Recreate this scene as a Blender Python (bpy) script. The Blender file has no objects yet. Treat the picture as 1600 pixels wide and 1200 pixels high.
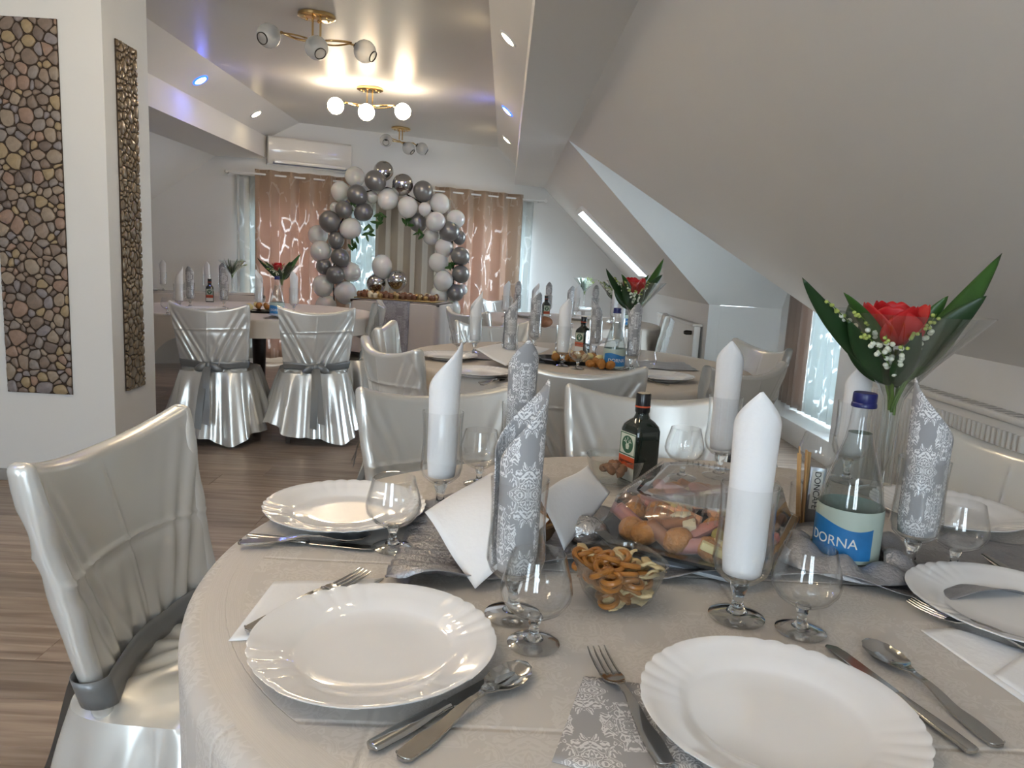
import bpy, bmesh, math, random
from math import sin, cos, pi, radians, sqrt, exp, atan2
from mathutils import Vector, Matrix

random.seed(7)
SC = bpy.context.scene
COL = SC.collection

# ---------------------------------------------------------------- camera
cam_d = bpy.data.cameras.new('camera')
cam = bpy.data.objects.new('camera', cam_d)
COL.objects.link(cam)
cam_d.sensor_fit = 'HORIZONTAL'
cam_d.sensor_width = 36.0
cam_d.lens = 36.0 * 1150 / 1600
cam_d.clip_start = 0.02
_R = Matrix(((0.998551, -0.051042, -0.017027), (-0.008600, 0.160995, -0.986918), (0.053116, 0.985635, 0.160322)))
cam.matrix_world = Matrix.Translation((0, 0, 1.22)) @ _R.to_4x4()
SC.camera = cam

# ---------------------------------------------------------------- world, exposure
world = bpy.data.worlds.new('overcast_sky')
SC.world = world
world.use_nodes = True
_bg = world.node_tree.nodes['Background']
_bg.inputs['Color'].default_value = (0.76, 0.89, 1.0, 1)
_bg.inputs['Strength'].default_value = 7.5
SC.view_settings.view_transform = 'Standard'
SC.view_settings.look = 'None'
SC.view_settings.gamma = 1.0
SC.view_settings.use_curve_mapping = False
SC.view_settings.exposure = 1.2
cy = SC.cycles
cy.use_denoising = True
cy.max_bounces = 10
cy.diffuse_bounces = 5
cy.glossy_bounces = 4
cy.transmission_bounces = 10
cy.transparent_max_bounces = 28
cy.sample_clamp_indirect = 6.0
cy.caustics_reflective = False
cy.caustics_refractive = False


def portal(loc, rot, sx, sy):
    l = bpy.data.lights.new('window_portal', 'AREA')
    l.shape = 'RECTANGLE'
    l.size, l.size_y = sx, sy
    l.cycles.is_portal = True
    o = bpy.data.objects.new('window_portal', l)
    COL.objects.link(o)
    o.location = loc
    o.rotation_euler = rot
    return o


# ---------------------------------------------------------------- materials
MATS = {}


def nmat(name):
    m = bpy.data.materials.new(name)
    m.use_nodes = True
    nt = m.node_tree
    return m, nt, nt.nodes, nt.links, nt.nodes['Principled BSDF']


def setp(b, **k):
    for kk, v in k.items():
        n = kk.replace('_', ' ')
        if n in b.inputs:
            b.inputs[n].default_value = v


def mat(name, col, rough=0.5, metal=0.0, noise=0.0, nscale=20.0, bump=0.0, bscale=60.0, coat=0.0,
        emit=None, estr=0.0, trans=0.0, sheen=0.0, spec=0.5, sub=0.0, ior=1.5, aniso=0.0):
    m, nt, N, L, b = nmat(name)
    c = (col[0], col[1], col[2], 1)
    setp(b, Base_Color=c, Roughness=rough, Metallic=metal, Coat_Weight=coat, Coat_Roughness=0.05,
         Transmission_Weight=trans, Sheen_Weight=sheen, Specular_IOR_Level=spec, IOR=ior, Anisotropic=aniso)
    if sub:
        setp(b, Subsurface_Weight=sub, Subsurface_Scale=0.01)
    if emit:
        b.inputs['Emission Color'].default_value = (emit[0], emit[1], emit[2], 1)
        b.inputs['Emission Strength'].default_value = estr
    if noise or bump:
        tc = N.new('ShaderNodeTexCoord')
    if noise:
        n = N.new('ShaderNodeTexNoise')
        n.inputs['Scale'].default_value = nscale
        n.inputs['Detail'].default_value = 3
        L.new(tc.outputs['Object'], n.inputs['Vector'])
        mx = N.new('ShaderNodeMix')
        mx.data_type = 'RGBA'
        mx.inputs[6].default_value = tuple(max(0, v * (1 - noise)) for v in col) + (1,)
        mx.inputs[7].default_value = tuple(min(1, v * (1 + noise)) for v in col) + (1,)
        L.new(n.outputs['Fac'], mx.inputs[0])
        L.new(mx.outputs[2], b.inputs['Base Color'])
    if bump:
        n2 = N.new('ShaderNodeTexNoise')
        n2.inputs['Scale'].default_value = bscale
        n2.inputs['Detail'].default_value = 4
        L.new(tc.outputs['Object'], n2.inputs['Vector'])
        bp = N.new('ShaderNodeBump')
        bp.inputs['Strength'].default_value = bump
        bp.inputs['Distance'].default_value = 0.01
        L.new(n2.outputs['Fac'], bp.inputs['Height'])
        L.new(bp.outputs['Normal'], b.inputs['Normal'])
    MATS[name] = m
    return m


def thin_glass(name, tint=(0.97, 0.98, 0.98), gloss=1.0, rough=0.01, milk=0.0):
    m, nt, N, L, b = nmat(name)
    N.remove(b)
    out = N['Material Output']
    tr = N.new('ShaderNodeBsdfTransparent')
    tr.inputs[0].default_value = tint + (1,)
    gl = N.new('ShaderNodeBsdfGlossy')
    gl.inputs['Roughness'].default_value = rough
    lw = N.new('ShaderNodeLayerWeight')
    lw.inputs['Blend'].default_value = 0.5
    pw = N.new('ShaderNodeMath'); pw.operation = 'POWER'; pw.inputs[1].default_value = 3.2
    L.new(lw.outputs['Facing'], pw.inputs[0])
    mu = N.new('ShaderNodeMath')
    mu.operation = 'MULTIPLY_ADD'
    mu.use_clamp = True
    mu.inputs[1].default_value = 0.95 * gloss
    mu.inputs[2].default_value = 0.045 * gloss
    L.new(pw.outputs[0], mu.inputs[0])
    mx = N.new('ShaderNodeMixShader')
    L.new(mu.outputs[0], mx.inputs[0])
    L.new(tr.outputs[0], mx.inputs[1])
    L.new(gl.outputs[0], mx.inputs[2])
    last = mx
    if milk:
        df = N.new('ShaderNodeBsdfDiffuse')
        df.inputs[0].default_value = (0.85, 0.87, 0.87, 1)
        m2 = N.new('ShaderNodeMixShader')
        m2.inputs[0].default_value = milk
        L.new(mx.outputs[0], m2.inputs[1])
        L.new(df.outputs[0], m2.inputs[2])
        last = m2
    L.new(last.outputs[0], out.inputs['Surface'])
    MATS[name] = m
    return m


def damask(name, base, ink, scale=9.0, coords='UV', rough=0.75, band=0.22, strength=1.0, metal_ink=False, warp=7.5, crease=False):
    """flat ornamental print: mirrored noise contour bands"""
    m, nt, N, L, b = nmat(name)
    tc = N.new('ShaderNodeTexCoord')
    sp = N.new('ShaderNodeSeparateXYZ')
    mp = N.new('ShaderNodeMapping')
    mp.inputs['Scale'].default_value = (scale, scale * 0.72, scale)
    L.new(tc.outputs[coords], mp.inputs['Vector'])
    L.new(mp.outputs[0], sp.inputs[0])
    px = N.new('ShaderNodeMath'); px.operation = 'PINGPONG'; px.inputs[1].default_value = 0.5
    py = N.new('ShaderNodeMath'); py.operation = 'PINGPONG'; py.inputs[1].default_value = 0.5
    L.new(sp.outputs[0], px.inputs[0])
    L.new(sp.outputs[1], py.inputs[0])
    cb = N.new('ShaderNodeCombineXYZ')
    L.new(px.outputs[0], cb.inputs[0])
    L.new(py.outputs[0], cb.inputs[1])
    nz = N.new('ShaderNodeTexNoise')
    nz.inputs['Scale'].default_value = warp
    nz.inputs['Detail'].default_value = 1.5
    nz.inputs['Distortion'].default_value = 1.2
    L.new(cb.outputs[0], nz.inputs['Vector'])
    ml = N.new('ShaderNodeMath'); ml.operation = 'MULTIPLY'; ml.inputs[1].default_value = 7.0
    L.new(nz.outputs['Fac'], ml.inputs[0])
    pp = N.new('ShaderNodeMath'); pp.operation = 'PINGPONG'; pp.inputs[1].default_value = 0.5
    L.new(ml.outputs[0], pp.inputs[0])
    lt = N.new('ShaderNodeMath'); lt.operation = 'LESS_THAN'; lt.inputs[1].default_value = band
    L.new(pp.outputs[0], lt.inputs[0])
    # staggered medallions with plain ground between them
    l1 = N.new('ShaderNodeVectorMath'); l1.operation = 'LENGTH'
    L.new(cb.outputs[0], l1.inputs[0])
    sb = N.new('ShaderNodeVectorMath'); sb.operation = 'SUBTRACT'; sb.inputs[1].default_value = (0.5, 0.5, 0)
    L.new(cb.outputs[0], sb.inputs[0])
    l2 = N.new('ShaderNodeVectorMath'); l2.operation = 'LENGTH'
    L.new(sb.outputs[0], l2.inputs[0])
    mn = N.new('ShaderNodeMath'); mn.operation = 'MINIMUM'
    L.new(l1.outputs['Value'], mn.inputs[0]); L.new(l2.outputs['Value'], mn.inputs[1])
    wb = N.new('ShaderNodeMath'); wb.operation = 'MULTIPLY_ADD'; wb.inputs[1].default_value = 0.22
    L.new(nz.outputs['Fac'], wb.inputs[0]); L.new(mn.outputs[0], wb.inputs[2])
    ms = N.new('ShaderNodeMath'); ms.operation = 'LESS_THAN'; ms.inputs[1].default_value = 0.445
    L.new(wb.outputs[0], ms.inputs[0])
    mm = N.new('ShaderNodeMath'); mm.operation = 'MULTIPLY'
    L.new(lt.outputs[0], mm.inputs[0])
    L.new(ms.outputs[0], mm.inputs[1])
    ss = N.new('ShaderNodeMath'); ss.operation = 'MULTIPLY'; ss.inputs[1].default_value = strength
    L.new(mm.outputs[0], ss.inputs[0])
    mx = N.new('ShaderNodeMix'); mx.data_type = 'RGBA'
    mx.inputs[6].default_value = base + (1,)
    mx.inputs[7].default_value = ink + (1,)
    L.new(ss.outputs[0], mx.inputs[0])
    L.new(mx.outputs[2], b.inputs['Base Color'])
    b.inputs['Roughness'].default_value = rough
    if crease:                                   # ironed fold lines, fine relief only
        gy = N.new('ShaderNodeSeparateXYZ')
        L.new(tc.outputs[coords], gy.inputs[0])
        hs_ = []
        for k, off in ((0, 0.12), (1, 0.05)):
            a_ = N.new('ShaderNodeMath'); a_.operation = 'ADD'; a_.inputs[1].default_value = off + 5.0
            L.new(gy.outputs[k], a_.inputs[0])
            p_ = N.new('ShaderNodeMath'); p_.operation = 'PINGPONG'; p_.inputs[1].default_value = 0.21
            L.new(a_.outputs[0], p_.inputs[0])
            r_ = N.new('ShaderNodeMapRange'); r_.interpolation_type = 'SMOOTHSTEP'
            r_.inputs[1].default_value = 0.0; r_.inputs[2].default_value = 0.006
            L.new(p_.outputs[0], r_.inputs[0])
            hs_.append(r_)
        h_ = N.new('ShaderNodeMath'); h_.operation = 'ADD'
        L.new(hs_[0].outputs[0], h_.inputs[0]); L.new(hs_[1].outputs[0], h_.inputs[1])
        bp = N.new('ShaderNodeBump'); bp.inputs['Strength'].default_value = 0.5; bp.inputs['Distance'].default_value = 0.002
        L.new(h_.outputs[0], bp.inputs['Height']); L.new(bp.outputs['Normal'], b.inputs['Normal'])
    if metal_ink:
        mr = N.new('ShaderNodeMapRange')
        mr.inputs[3].default_value = rough
        mr.inputs[4].default_value = rough * 0.55
        L.new(mm.outputs[0], mr.inputs[0])
        L.new(mr.outputs[0], b.inputs['Roughness'])
    MATS[name] = m
    return m


mat('wall_paint', (0.76, 0.755, 0.74), 0.7, noise=0.02, nscale=3, bump=0.04, bscale=90)
mat('ceiling_paint', (0.72, 0.69, 0.65), 0.36, noise=0.02, nscale=2, bump=0.03, bscale=3)
mat('slope_paint', (0.80, 0.775, 0.74), 0.6, noise=0.02, nscale=2)
mat('trim_white', (0.80, 0.80, 0.79), 0.4)
mat('baseboard_grey', (0.33, 0.31, 0.29), 0.5, noise=0.1, nscale=8)
mat('satin', (0.735, 0.73, 0.70), 0.27, metal=0.5, spec=0.6, noise=0.03, nscale=6)
mat('sash_grey', (0.21, 0.215, 0.22), 0.36, metal=0.35)
mat('dark_wood', (0.035, 0.02, 0.014), 0.4, noise=0.3, nscale=30)
mat('porcelain', (0.86, 0.855, 0.86), 0.06, coat=0.4, spec=0.55)
mat('steel', (0.50, 0.49, 0.47), 0.13, metal=1.0)
mat('paper_white', (0.83, 0.83, 0.84), 0.85, bump=0.08, bscale=120)
mat('gold', (0.75, 0.52, 0.24), 0.18, metal=1.0)
mat('dark_metal', (0.03, 0.025, 0.02), 0.3, metal=0.6)
mat('globe_off', (0.8, 0.8, 0.78), 0.12, trans=0.0, coat=0.5)
mat('globe_on', (1, 0.9, 0.7), 0.3, emit=(1.0, 0.84, 0.62), estr=16)
mat('spot_warm', (1, 1, 1), 0.3, emit=(1.0, 0.80, 0.48), estr=28)
mat('spot_cool', (1, 1, 1), 0.3, emit=(0.14, 0.20, 1.0), estr=60)
mat('spot_blue', (0.1, 0.2, 1), 0.3, emit=(0.01, 0.10, 1.0), estr=1.4)
mat('balloon_white', (0.74, 0.73, 0.69), 0.22, coat=0.4, sub=0.2)
mat('balloon_grey', (0.25, 0.245, 0.235), 0.3, metal=0.5)
mat('balloon_chrome', (0.55, 0.54, 0.52), 0.12, metal=1.0)
mat('leaf_green', (0.035, 0.105, 0.014), 0.4, noise=0.35, nscale=18, spec=0.5)
mat('leaf_dark', (0.015, 0.05, 0.012), 0.4, noise=0.3, nscale=20)
mat('stem_green', (0.12, 0.22, 0.03), 0.5)
mat('petal_red', (0.52, 0.004, 0.008), 0.5, noise=0.25, nscale=12)
mat('bell_white', (0.78, 0.80, 0.66), 0.5)
mat('bud_green', (0.42, 0.50, 0.12), 0.5)
mat('cap_blue', (0.008, 0.012, 0.11), 0.35)
mat('bottle_green_black', (0.006, 0.012, 0.008), 0.08, coat=0.6)
mat('label_cream', (0.58, 0.60, 0.50), 0.6)
mat('label_green', (0.03, 0.10, 0.05), 0.6)
mat('label_orange', (0.52, 0.075, 0.02), 0.6)
mat('label_white', (0.72, 0.72, 0.68), 0.6)
mat('print_black', (0.01, 0.01, 0.01), 0.6)
mat('label_blue', (0.02, 0.17, 0.42), 0.45, noise=0.5, nscale=22)
mat('label_pale', (0.42, 0.50, 0.44), 0.5)
mat('tray_black', (0.012, 0.012, 0.013), 0.25)
mat('foam_white', (0.70, 0.74, 0.78), 0.5)
mat('foil', (0.55, 0.55, 0.56), 0.22, metal=1.0, bump=0.8, bscale=70)
mat('fried', (0.42, 0.17, 0.03), 0.55, noise=0.45, nscale=50, bump=0.5, bscale=140)
mat('pretzel', (0.38, 0.15, 0.03), 0.35, noise=0.35, nscale=60)
mat('bread_chip', (0.66, 0.50, 0.27), 0.7, noise=0.3, nscale=70, bump=0.3, bscale=200)
mat('ham', (0.42, 0.17, 0.15), 0.4, noise=0.3, nscale=25)
mat('sausage', (0.30, 0.12, 0.05), 0.4, noise=0.3, nscale=25)
mat('cheese', (0.80, 0.68, 0.32), 0.45, noise=0.1, nscale=20)
mat('cream_food', (0.72, 0.62, 0.42), 0.5, noise=0.2, nscale=30)
mat('salmon', (0.72, 0.36, 0.20), 0.5, noise=0.25, nscale=40)
mat('olive_black', (0.012, 0.012, 0.016), 0.15)
mat('olive_green', (0.33, 0.26, 0.05), 0.25)
mat('nut_brown', (0.22, 0.09, 0.04), 0.6, noise=0.4, nscale=60)
mat('wicker', (0.16, 0.09, 0.04), 0.6, noise=0.4, nscale=80)
mat('stick_wood', (0.52, 0.31, 0.13), 0.6, noise=0.2, nscale=30)
mat('sachet_foil', (0.30, 0.30, 0.32), 0.3, metal=0.7)
mat('choc', (0.20, 0.10, 0.05), 0.4, noise=0.4, nscale=30)
mat('gold_wrap', (0.50, 0.34, 0.14), 0.3, metal=0.7)
mat('radiator_white', (0.74, 0.73, 0.70), 0.35)
mat('ac_white', (0.80, 0.77, 0.72), 0.16, coat=0.3)
mat('ac_dark', (0.16, 0.18, 0.26), 0.4)
mat('slot_grey', (0.42, 0.41, 0.39), 0.6)
mat('rod_white', (0.82, 0.82, 0.80), 0.3)
mat('runner_grey', (0.34, 0.33, 0.34), 0.30, metal=0.55, bump=0.35, bscale=160)
mat('grout_dark', (0.045, 0.028, 0.018), 0.9)
STONES = []
for i, c in enumerate([(0.27, 0.20, 0.15), (0.21, 0.155, 0.12), (0.30, 0.235, 0.175), (0.25, 0.21, 0.185),
                       (0.33, 0.245, 0.14), (0.16, 0.12, 0.10), (0.23, 0.20, 0.20), (0.29, 0.19, 0.14)]):
    STONES.append(mat('stone_%d' % i, c, 0.42, noise=0.35, nscale=45, bump=0.15, bscale=120))
mat('stone_bronze', (0.20, 0.145, 0.09), 0.25, metal=0.25, noise=0.4, nscale=30)

thin_glass('glass', (0.992, 0.995, 0.995))
thin_glass('lid_plastic', (0.95, 0.95, 0.94), 1.3, 0.05, milk=0.015)
thin_glass('glass_foot', (0.97, 0.975, 0.975), 2.6)
thin_glass('glass_thick', (0.95, 0.965, 0.96), 1.2)
thin_glass('water', (0.86, 0.90, 0.90), 1.2)
thin_glass('pane', (0.97, 0.99, 1.0), 0.6)
m_, nt_, N_, L_, b_ = nmat('glass_solid')
setp(b_, Base_Color=(0.97, 0.98, 0.98, 1), Roughness=0.0, Transmission_Weight=1.0, IOR=1.45)
MATS['glass_solid'] = m_
thin_glass('globe_clear', (0.80, 0.78, 0.74), 1.2, 0.05, milk=0.35)

damask('napkin_damask', (0.33, 0.33, 0.34), (0.78, 0.78, 0.79), 12.5, 'UV', 0.85, band=0.2)
damask('napkin_damask_flat', (0.35, 0.335, 0.33), (0.70, 0.68, 0.67), 12.0, 'Object', 0.85, band=0.2)
damask('cake_runner', (0.26, 0.25, 0.26), (0.40, 0.39, 0.40), 5.0, 'UV', 0.5, band=0.25)
damask('tablecloth', (0.545, 0.505, 0.465), (0.585, 0.545, 0.505), 7.0, 'UV', 0.62, band=0.25, metal_ink=True, crease=True)
mat('tablecloth_plain', (0.61, 0.555, 0.495), 0.65, bump=0.04, bscale=200)


def curtain_mat(name, col, tcol, tw=0.5, transp=0.0, rough=0.6, branches=False):
    m, nt, N, L, b = nmat(name)
    out = N['Material Output']
    setp(b, Base_Color=col + (1,), Roughness=rough, Sheen_Weight=0.2)
    tl = N.new('ShaderNodeBsdfTranslucent')
    tl.inputs[0].default_value = tcol + (1,)
    mx = N.new('ShaderNodeMixShader')
    mx.inputs[0].default_value = tw
    L.new(b.outputs[0], mx.inputs[1])
    L.new(tl.outputs[0], mx.inputs[2])
    last = mx
    if branches:                                   # woven branch pattern: thinner cloth that lets more light through
        tc = N.new('ShaderNodeTexCoord')
        mp = N.new('ShaderNodeMapping')
        mp.inputs['Scale'].default_value = (1.0, 0.55, 1.0)
        L.new(tc.outputs['UV'], mp.inputs['Vector'])
        nz = N.new('ShaderNodeTexNoise'); nz.inputs['Scale'].default_value = 4
        L.new(mp.outputs[0], nz.inputs['Vector'])
        va = N.new('ShaderNodeMix'); va.data_type = 'RGBA'; va.inputs[0].default_value = 0.12
        L.new(mp.outputs[0], va.inputs[6]); L.new(nz.outputs['Color'], va.inputs[7])
        vo = N.new('ShaderNodeTexVoronoi'); vo.feature = 'DISTANCE_TO_EDGE'
        vo.inputs['Scale'].default_value = 8.0
        L.new(va.outputs[2], vo.inputs['Vector'])
        n3 = N.new('ShaderNodeTexNoise'); n3.inputs['Scale'].default_value = 5
        L.new(tc.outputs['UV'], n3.inputs['Vector'])
        g = N.new('ShaderNodeMath'); g.operation = 'GREATER_THAN'; g.inputs[1].default_value = 0.50
        L.new(n3.outputs['Fac'], g.inputs[0])
        lt = N.new('ShaderNodeMath'); lt.operation = 'LESS_THAN'; lt.inputs[1].default_value = 0.045
        L.new(vo.outputs['Distance'], lt.inputs[0])
        mu = N.new('ShaderNodeMath'); mu.operation = 'MULTIPLY'
        L.new(lt.outputs[0], mu.inputs[0]); L.new(g.outputs[0], mu.inputs[1])
        mc = N.new('ShaderNodeMix'); mc.data_type = 'RGBA'
        mc.inputs[6].default_value = tcol + (1,)
        mc.inputs[7].default_value = tuple(min(1, v * 0.3 + 0.7) for v in tcol) + (1,)
        L.new(mu.outputs[0], mc.inputs[0]); L.new(mc.outputs[2], tl.inputs[0])
        mr = N.new('ShaderNodeMapRange'); mr.inputs[3].default_value = tw; mr.inputs[4].default_value = branches
        L.new(mu.outputs[0], mr.inputs[0]); L.new(mr.outputs[0], mx.inputs[0])
    if transp:
        tp = N.new('ShaderNodeBsdfTransparent')
        m2 = N.new('ShaderNodeMixShader')
        m2.inputs[0].default_value = transp
        L.new(mx.outputs[0], m2.inputs[1])
        L.new(tp.outputs[0], m2.inputs[2])
        last = m2
    L.new(last.outputs[0], out.inputs['Surface'])
    MATS[name] = m
    return m


curtain_mat('curtain_beige', (0.43, 0.32, 0.225), (0.85, 0.60, 0.52), 0.20, 0.0, branches=0.36)
curtain_mat('curtain_drape', (0.50, 0.44, 0.36), (0.48, 0.42, 0.35), 0.30)
curtain_mat('sheer', (0.68, 0.70, 0.68), (0.66, 0.74, 0.75), 0.22, 0.012, branches=0.36)
curtain_mat('curtain_taupe', (0.36, 0.29, 0.25), (0.40, 0.30, 0.25), 0.25, rough=0.35)

# laminate
m_, nt_, N_, L_, b_ = nmat('laminate')
tc = N_.new('ShaderNodeTexCoord')
oi = N_.new('ShaderNodeObjectInfo')
ad = N_.new('ShaderNodeVectorMath'); ad.operation = 'MULTIPLY_ADD'
cbx = N_.new('ShaderNodeCombineXYZ')
L_.new(oi.outputs['Random'], cbx.inputs[0]); L_.new(oi.outputs['Random'], cbx.inputs[1])
ad.inputs[1].default_value = (37, 53, 11)
L_.new(cbx.outputs[0], ad.inputs[0]); L_.new(tc.outputs['Object'], ad.inputs[2])
mp = N_.new('ShaderNodeMapping'); mp.inputs['Scale'].default_value = (1.6, 22, 1)
L_.new(ad.outputs[0], mp.inputs['Vector'])
nz = N_.new('ShaderNodeTexNoise'); nz.inputs['Scale'].default_value = 1.4; nz.inputs['Detail'].default_value = 6
nz.inputs['Distortion'].default_value = 0.6
L_.new(mp.outputs[0], nz.inputs['Vector'])
cr = N_.new('ShaderNodeValToRGB')
cr.color_ramp.elements[0].position = 0.3; cr.color_ramp.elements[0].color = (0.19, 0.135, 0.10, 1)
cr.color_ramp.elements[1].position = 0.72; cr.color_ramp.elements[1].color = (0.43, 0.345, 0.28, 1)
L_.new(nz.outputs['Fac'], cr.inputs[0])
hs = N_.new('ShaderNodeHueSaturation')
mr = N_.new('ShaderNodeMapRange'); mr.inputs[3].default_value = 0.82; mr.inputs[4].default_value = 1.15
L_.new(oi.outputs['Random'], mr.inputs[0]); L_.new(mr.outputs[0], hs.inputs['Value'])
L_.new(cr.outputs[0], hs.inputs['Color']); L_.new(hs.outputs[0], b_.inputs['Base Color'])
b_.inputs['Roughness'].default_value = 0.32
MATS['laminate'] = m_

# ---------------------------------------------------------------- mesh helpers


class MB:
    """collects vertices, faces and uvs of one mesh"""

    def __init__(self):
        self.v, self.f, self.uv = [], [], {}

    def add(self, vs, fs, uvs=None):
        o = len(self.v)
        self.v += [tuple(p) for p in vs]
        for k, f in enumerate(fs):
            self.f.append(tuple(i + o for i in f))
            if uvs:
                self.uv[len(self.f) - 1] = [uvs[i] for i in f]
        return self

    def box(self, x0, x1, y0, y1, z0, z1):
        vs = [(x, y, z) for z in (z0, z1) for y in (y0, y1) for x in (x0, x1)]
        return self.add(vs, [(0, 2, 3, 1), (4, 5, 7, 6), (0, 1, 5, 4), (2, 6, 7, 3), (0, 4, 6, 2), (1, 3, 7, 5)])

    def lathe(self, prof, n=32, mod=None, cx=0, cy=0):
        vs = []
        for r, z in prof:
            for i in range(n):
                a = 2 * pi * i / n
                rr, zz = (r, z) if mod is None else mod(r, z, a)
                vs.append((cx + rr * cos(a), cy + rr * sin(a), zz))
        fs = []
        for k in range(len(prof) - 1):
            for i in range(n):
                j = (i + 1) % n
                fs.append((k * n + i, k * n + j, (k + 1) * n + j, (k + 1) * n + i))
        if prof[0][0] > 1e-6:
            fs.append(tuple(reversed(range(n))))
        if prof[-1][0] > 1e-6:
            fs.append(tuple((len(prof) - 1) * n + i for i in range(n)))
        return self.add(vs, fs)

    def lathe_open(self, prof, n=32, mod=None):
        o = len(self.f)
        vs = []
        for r, z in prof:
            for i in range(n):
                a = 2 * pi * i / n
                rr, zz = (r, z) if mod is None else mod(r, z, a)
                vs.append((rr * cos(a), rr * sin(a), zz))
        fs = [(k * n + i, k * n + (i + 1) % n, (k + 1) * n + (i + 1) % n, (k + 1) * n + i)
              for k in range(len(prof) - 1) for i in range(n)]
        return self.add(vs, fs)

    def grid(self, fn, nu, nv, closeu=False):
        vs, uvs = [], []
        for j in range(nv + 1):
            for i in range(nu if closeu else nu + 1):
                r = fn(i / nu, j / nv)
                vs.append(r[:3])
                uvs.append(r[3:5] if len(r) > 3 else (i / nu, j / nv))
        w = nu if closeu else nu + 1
        fs = []
        for j in range(nv):
            for i in range(nu):
                a, b = j * w + i, j * w + (i + 1) % w
                fs.append((a, b, b + w, a + w))
        return self.add(vs, fs, uvs)

    def tube(self, pts, r, n=8, cap=True):
        pts = [Vector(p) for p in pts]
        rs = r if isinstance(r, (list, tuple)) else [r] * len(pts)
        vs = []
        up = None
        for i, p in enumerate(pts):
            d = (pts[min(i + 1, len(pts) - 1)] - pts[max(i - 1, 0)])
            d = d.normalized() if d.length > 1e-9 else Vector((0, 0, 1))
            if up is None:
                up = Vector((0, 0, 1)) if abs(d.z) < 0.9 else Vector((1, 0, 0))
            s = d.cross(up)
            if s.length < 1e-6:
                s = d.orthogonal()
            s.normalize()
            up = s.cross(d).normalized()
            for k in range(n):
                a = 2 * pi * k / n
                vs.append(p + (s * cos(a) + up * sin(a)) * rs[i])
        fs = [(i * n + k, i * n + (k + 1) % n, (i + 1) * n + (k + 1) % n, (i + 1) * n + k)
              for i in range(len(pts) - 1) for k in range(n)]
        if cap:
            fs.append(tuple(reversed(range(n))))
            fs.append(tuple((len(pts) - 1) * n + k for k in range(n)))
        return self.add(vs, fs)

    def sphere(self, c, r, nu=16, nv=10, sq=(1, 1, 1), jit=0):
        vs, fs = [], []
        for j in range(nv + 1):
            t = pi * j / nv
            for i in range(nu):
                a = 2 * pi * i / nu
                k = r * (1 + (random.uniform(-jit, jit) if jit else 0))
                vs.append((c[0] + k * sq[0] * sin(t) * cos(a), c[1] + k * sq[1] * sin(t) * sin(a), c[2] + k * sq[2] * cos(t)))
        for j in range(nv):
            for i in range(nu):
                fs.append((j * nu + i, (j + 1) * nu + i, (j + 1) * nu + (i + 1) % nu, j * nu + (i + 1) % nu))
        return self.add(vs, fs)

    def prism(self, poly, z0, z1):
        n = len(poly)
        vs = [(x, y, z0) for x, y in poly] + [(x, y, z1) for x, y in poly]
        fs = [tuple(reversed(range(n))), tuple(range(n, 2 * n))]
        fs += [(i, (i + 1) % n, n + (i + 1) % n, n + i) for i in range(n)]
        return self.add(vs, fs)

    def mesh(self, name, smooth=True, bevel=0.0, weld=True, seg=2):
        me = bpy.data.meshes.new(name)
        me.from_pydata(self.v, [], self.f)
        if self.uv:
            ul = me.uv_layers.new(name='UVMap')
            for p in me.polygons:
                u = self.uv.get(p.index)
                if u:
                    for k, li in enumerate(p.loop_indices):
                        ul.data[li].uv = u[k]
        bm = bmesh.new()
        bm.from_mesh(me)
        if weld:
            bmesh.ops.remove_doubles(bm, verts=bm.verts, dist=1e-6)
        bmesh.ops.recalc_face_normals(bm, faces=bm.faces)
        if bevel:
            es = [e for e in bm.edges if len(e.link_faces) == 2 and e.calc_face_angle(0) > 0.6]
            bmesh.ops.bevel(bm, geom=es, offset=bevel, segments=seg, affect='EDGES', profile=0.5)
        bm.to_mesh(me)
        bm.free()
        for p in me.polygons:
            p.use_smooth = smooth
        if smooth and hasattr(me, 'set_sharp_from_angle'):
            me.set_sharp_from_angle(angle=radians(40))
        return me


def obj(name, me, material, parent=None, loc=(0, 0, 0), rot=(0, 0, 0), label=None):
    if isinstance(me, MB):
        me = me.mesh(name)
    if material is not None and not me.materials:
        me.materials.append(MATS[material] if isinstance(material, str) else material)
    o = bpy.data.objects.new(name, me)
    COL.objects.link(o)
    o.parent = parent
    o.location = loc
    o.rotation_euler = rot
    if label:
        o['label'] = label
    return o


def tag(o, label, cat, group=None):
    o['label'] = label
    o['category'] = cat
    if group:
        o['group'] = group
    return o


def thing(name, label, cat, loc=(0, 0, 0), rz=0, group=None, rot=None):
    o = bpy.data.objects.new(name, None)
    o.empty_display_size = 0.05
    COL.objects.link(o)
    o.location = loc
    o.rotation_euler = rot if rot else (0, 0, rz)
    return tag(o, label, cat, group)


def struct(name, me, material, parent=None, loc=(0, 0, 0), rot=(0, 0, 0)):
    o = obj(name, me, material, parent, loc, rot)
    if parent is None:
        o['kind'] = 'structure'
    return o


def copy_tree(o, parent=None):
    c = o.copy()
    COL.objects.link(c)
    c.parent = parent
    for ch in o.children:
        copy_tree(ch, c)
    return c


def place(proto, loc, rz, label, group=None, used=set()):
    """first use moves the prototype itself, later uses copy it with its parts"""
    if proto.name in used:
        o = copy_tree(proto)
    else:
        o = proto
        used.add(proto.name)
    o.location = loc
    o.rotation_euler = (0, 0, rz)
    o['label'] = label
    if group:
        o['group'] = group
    elif 'group' in o:
        del o['group']
    return o


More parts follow.
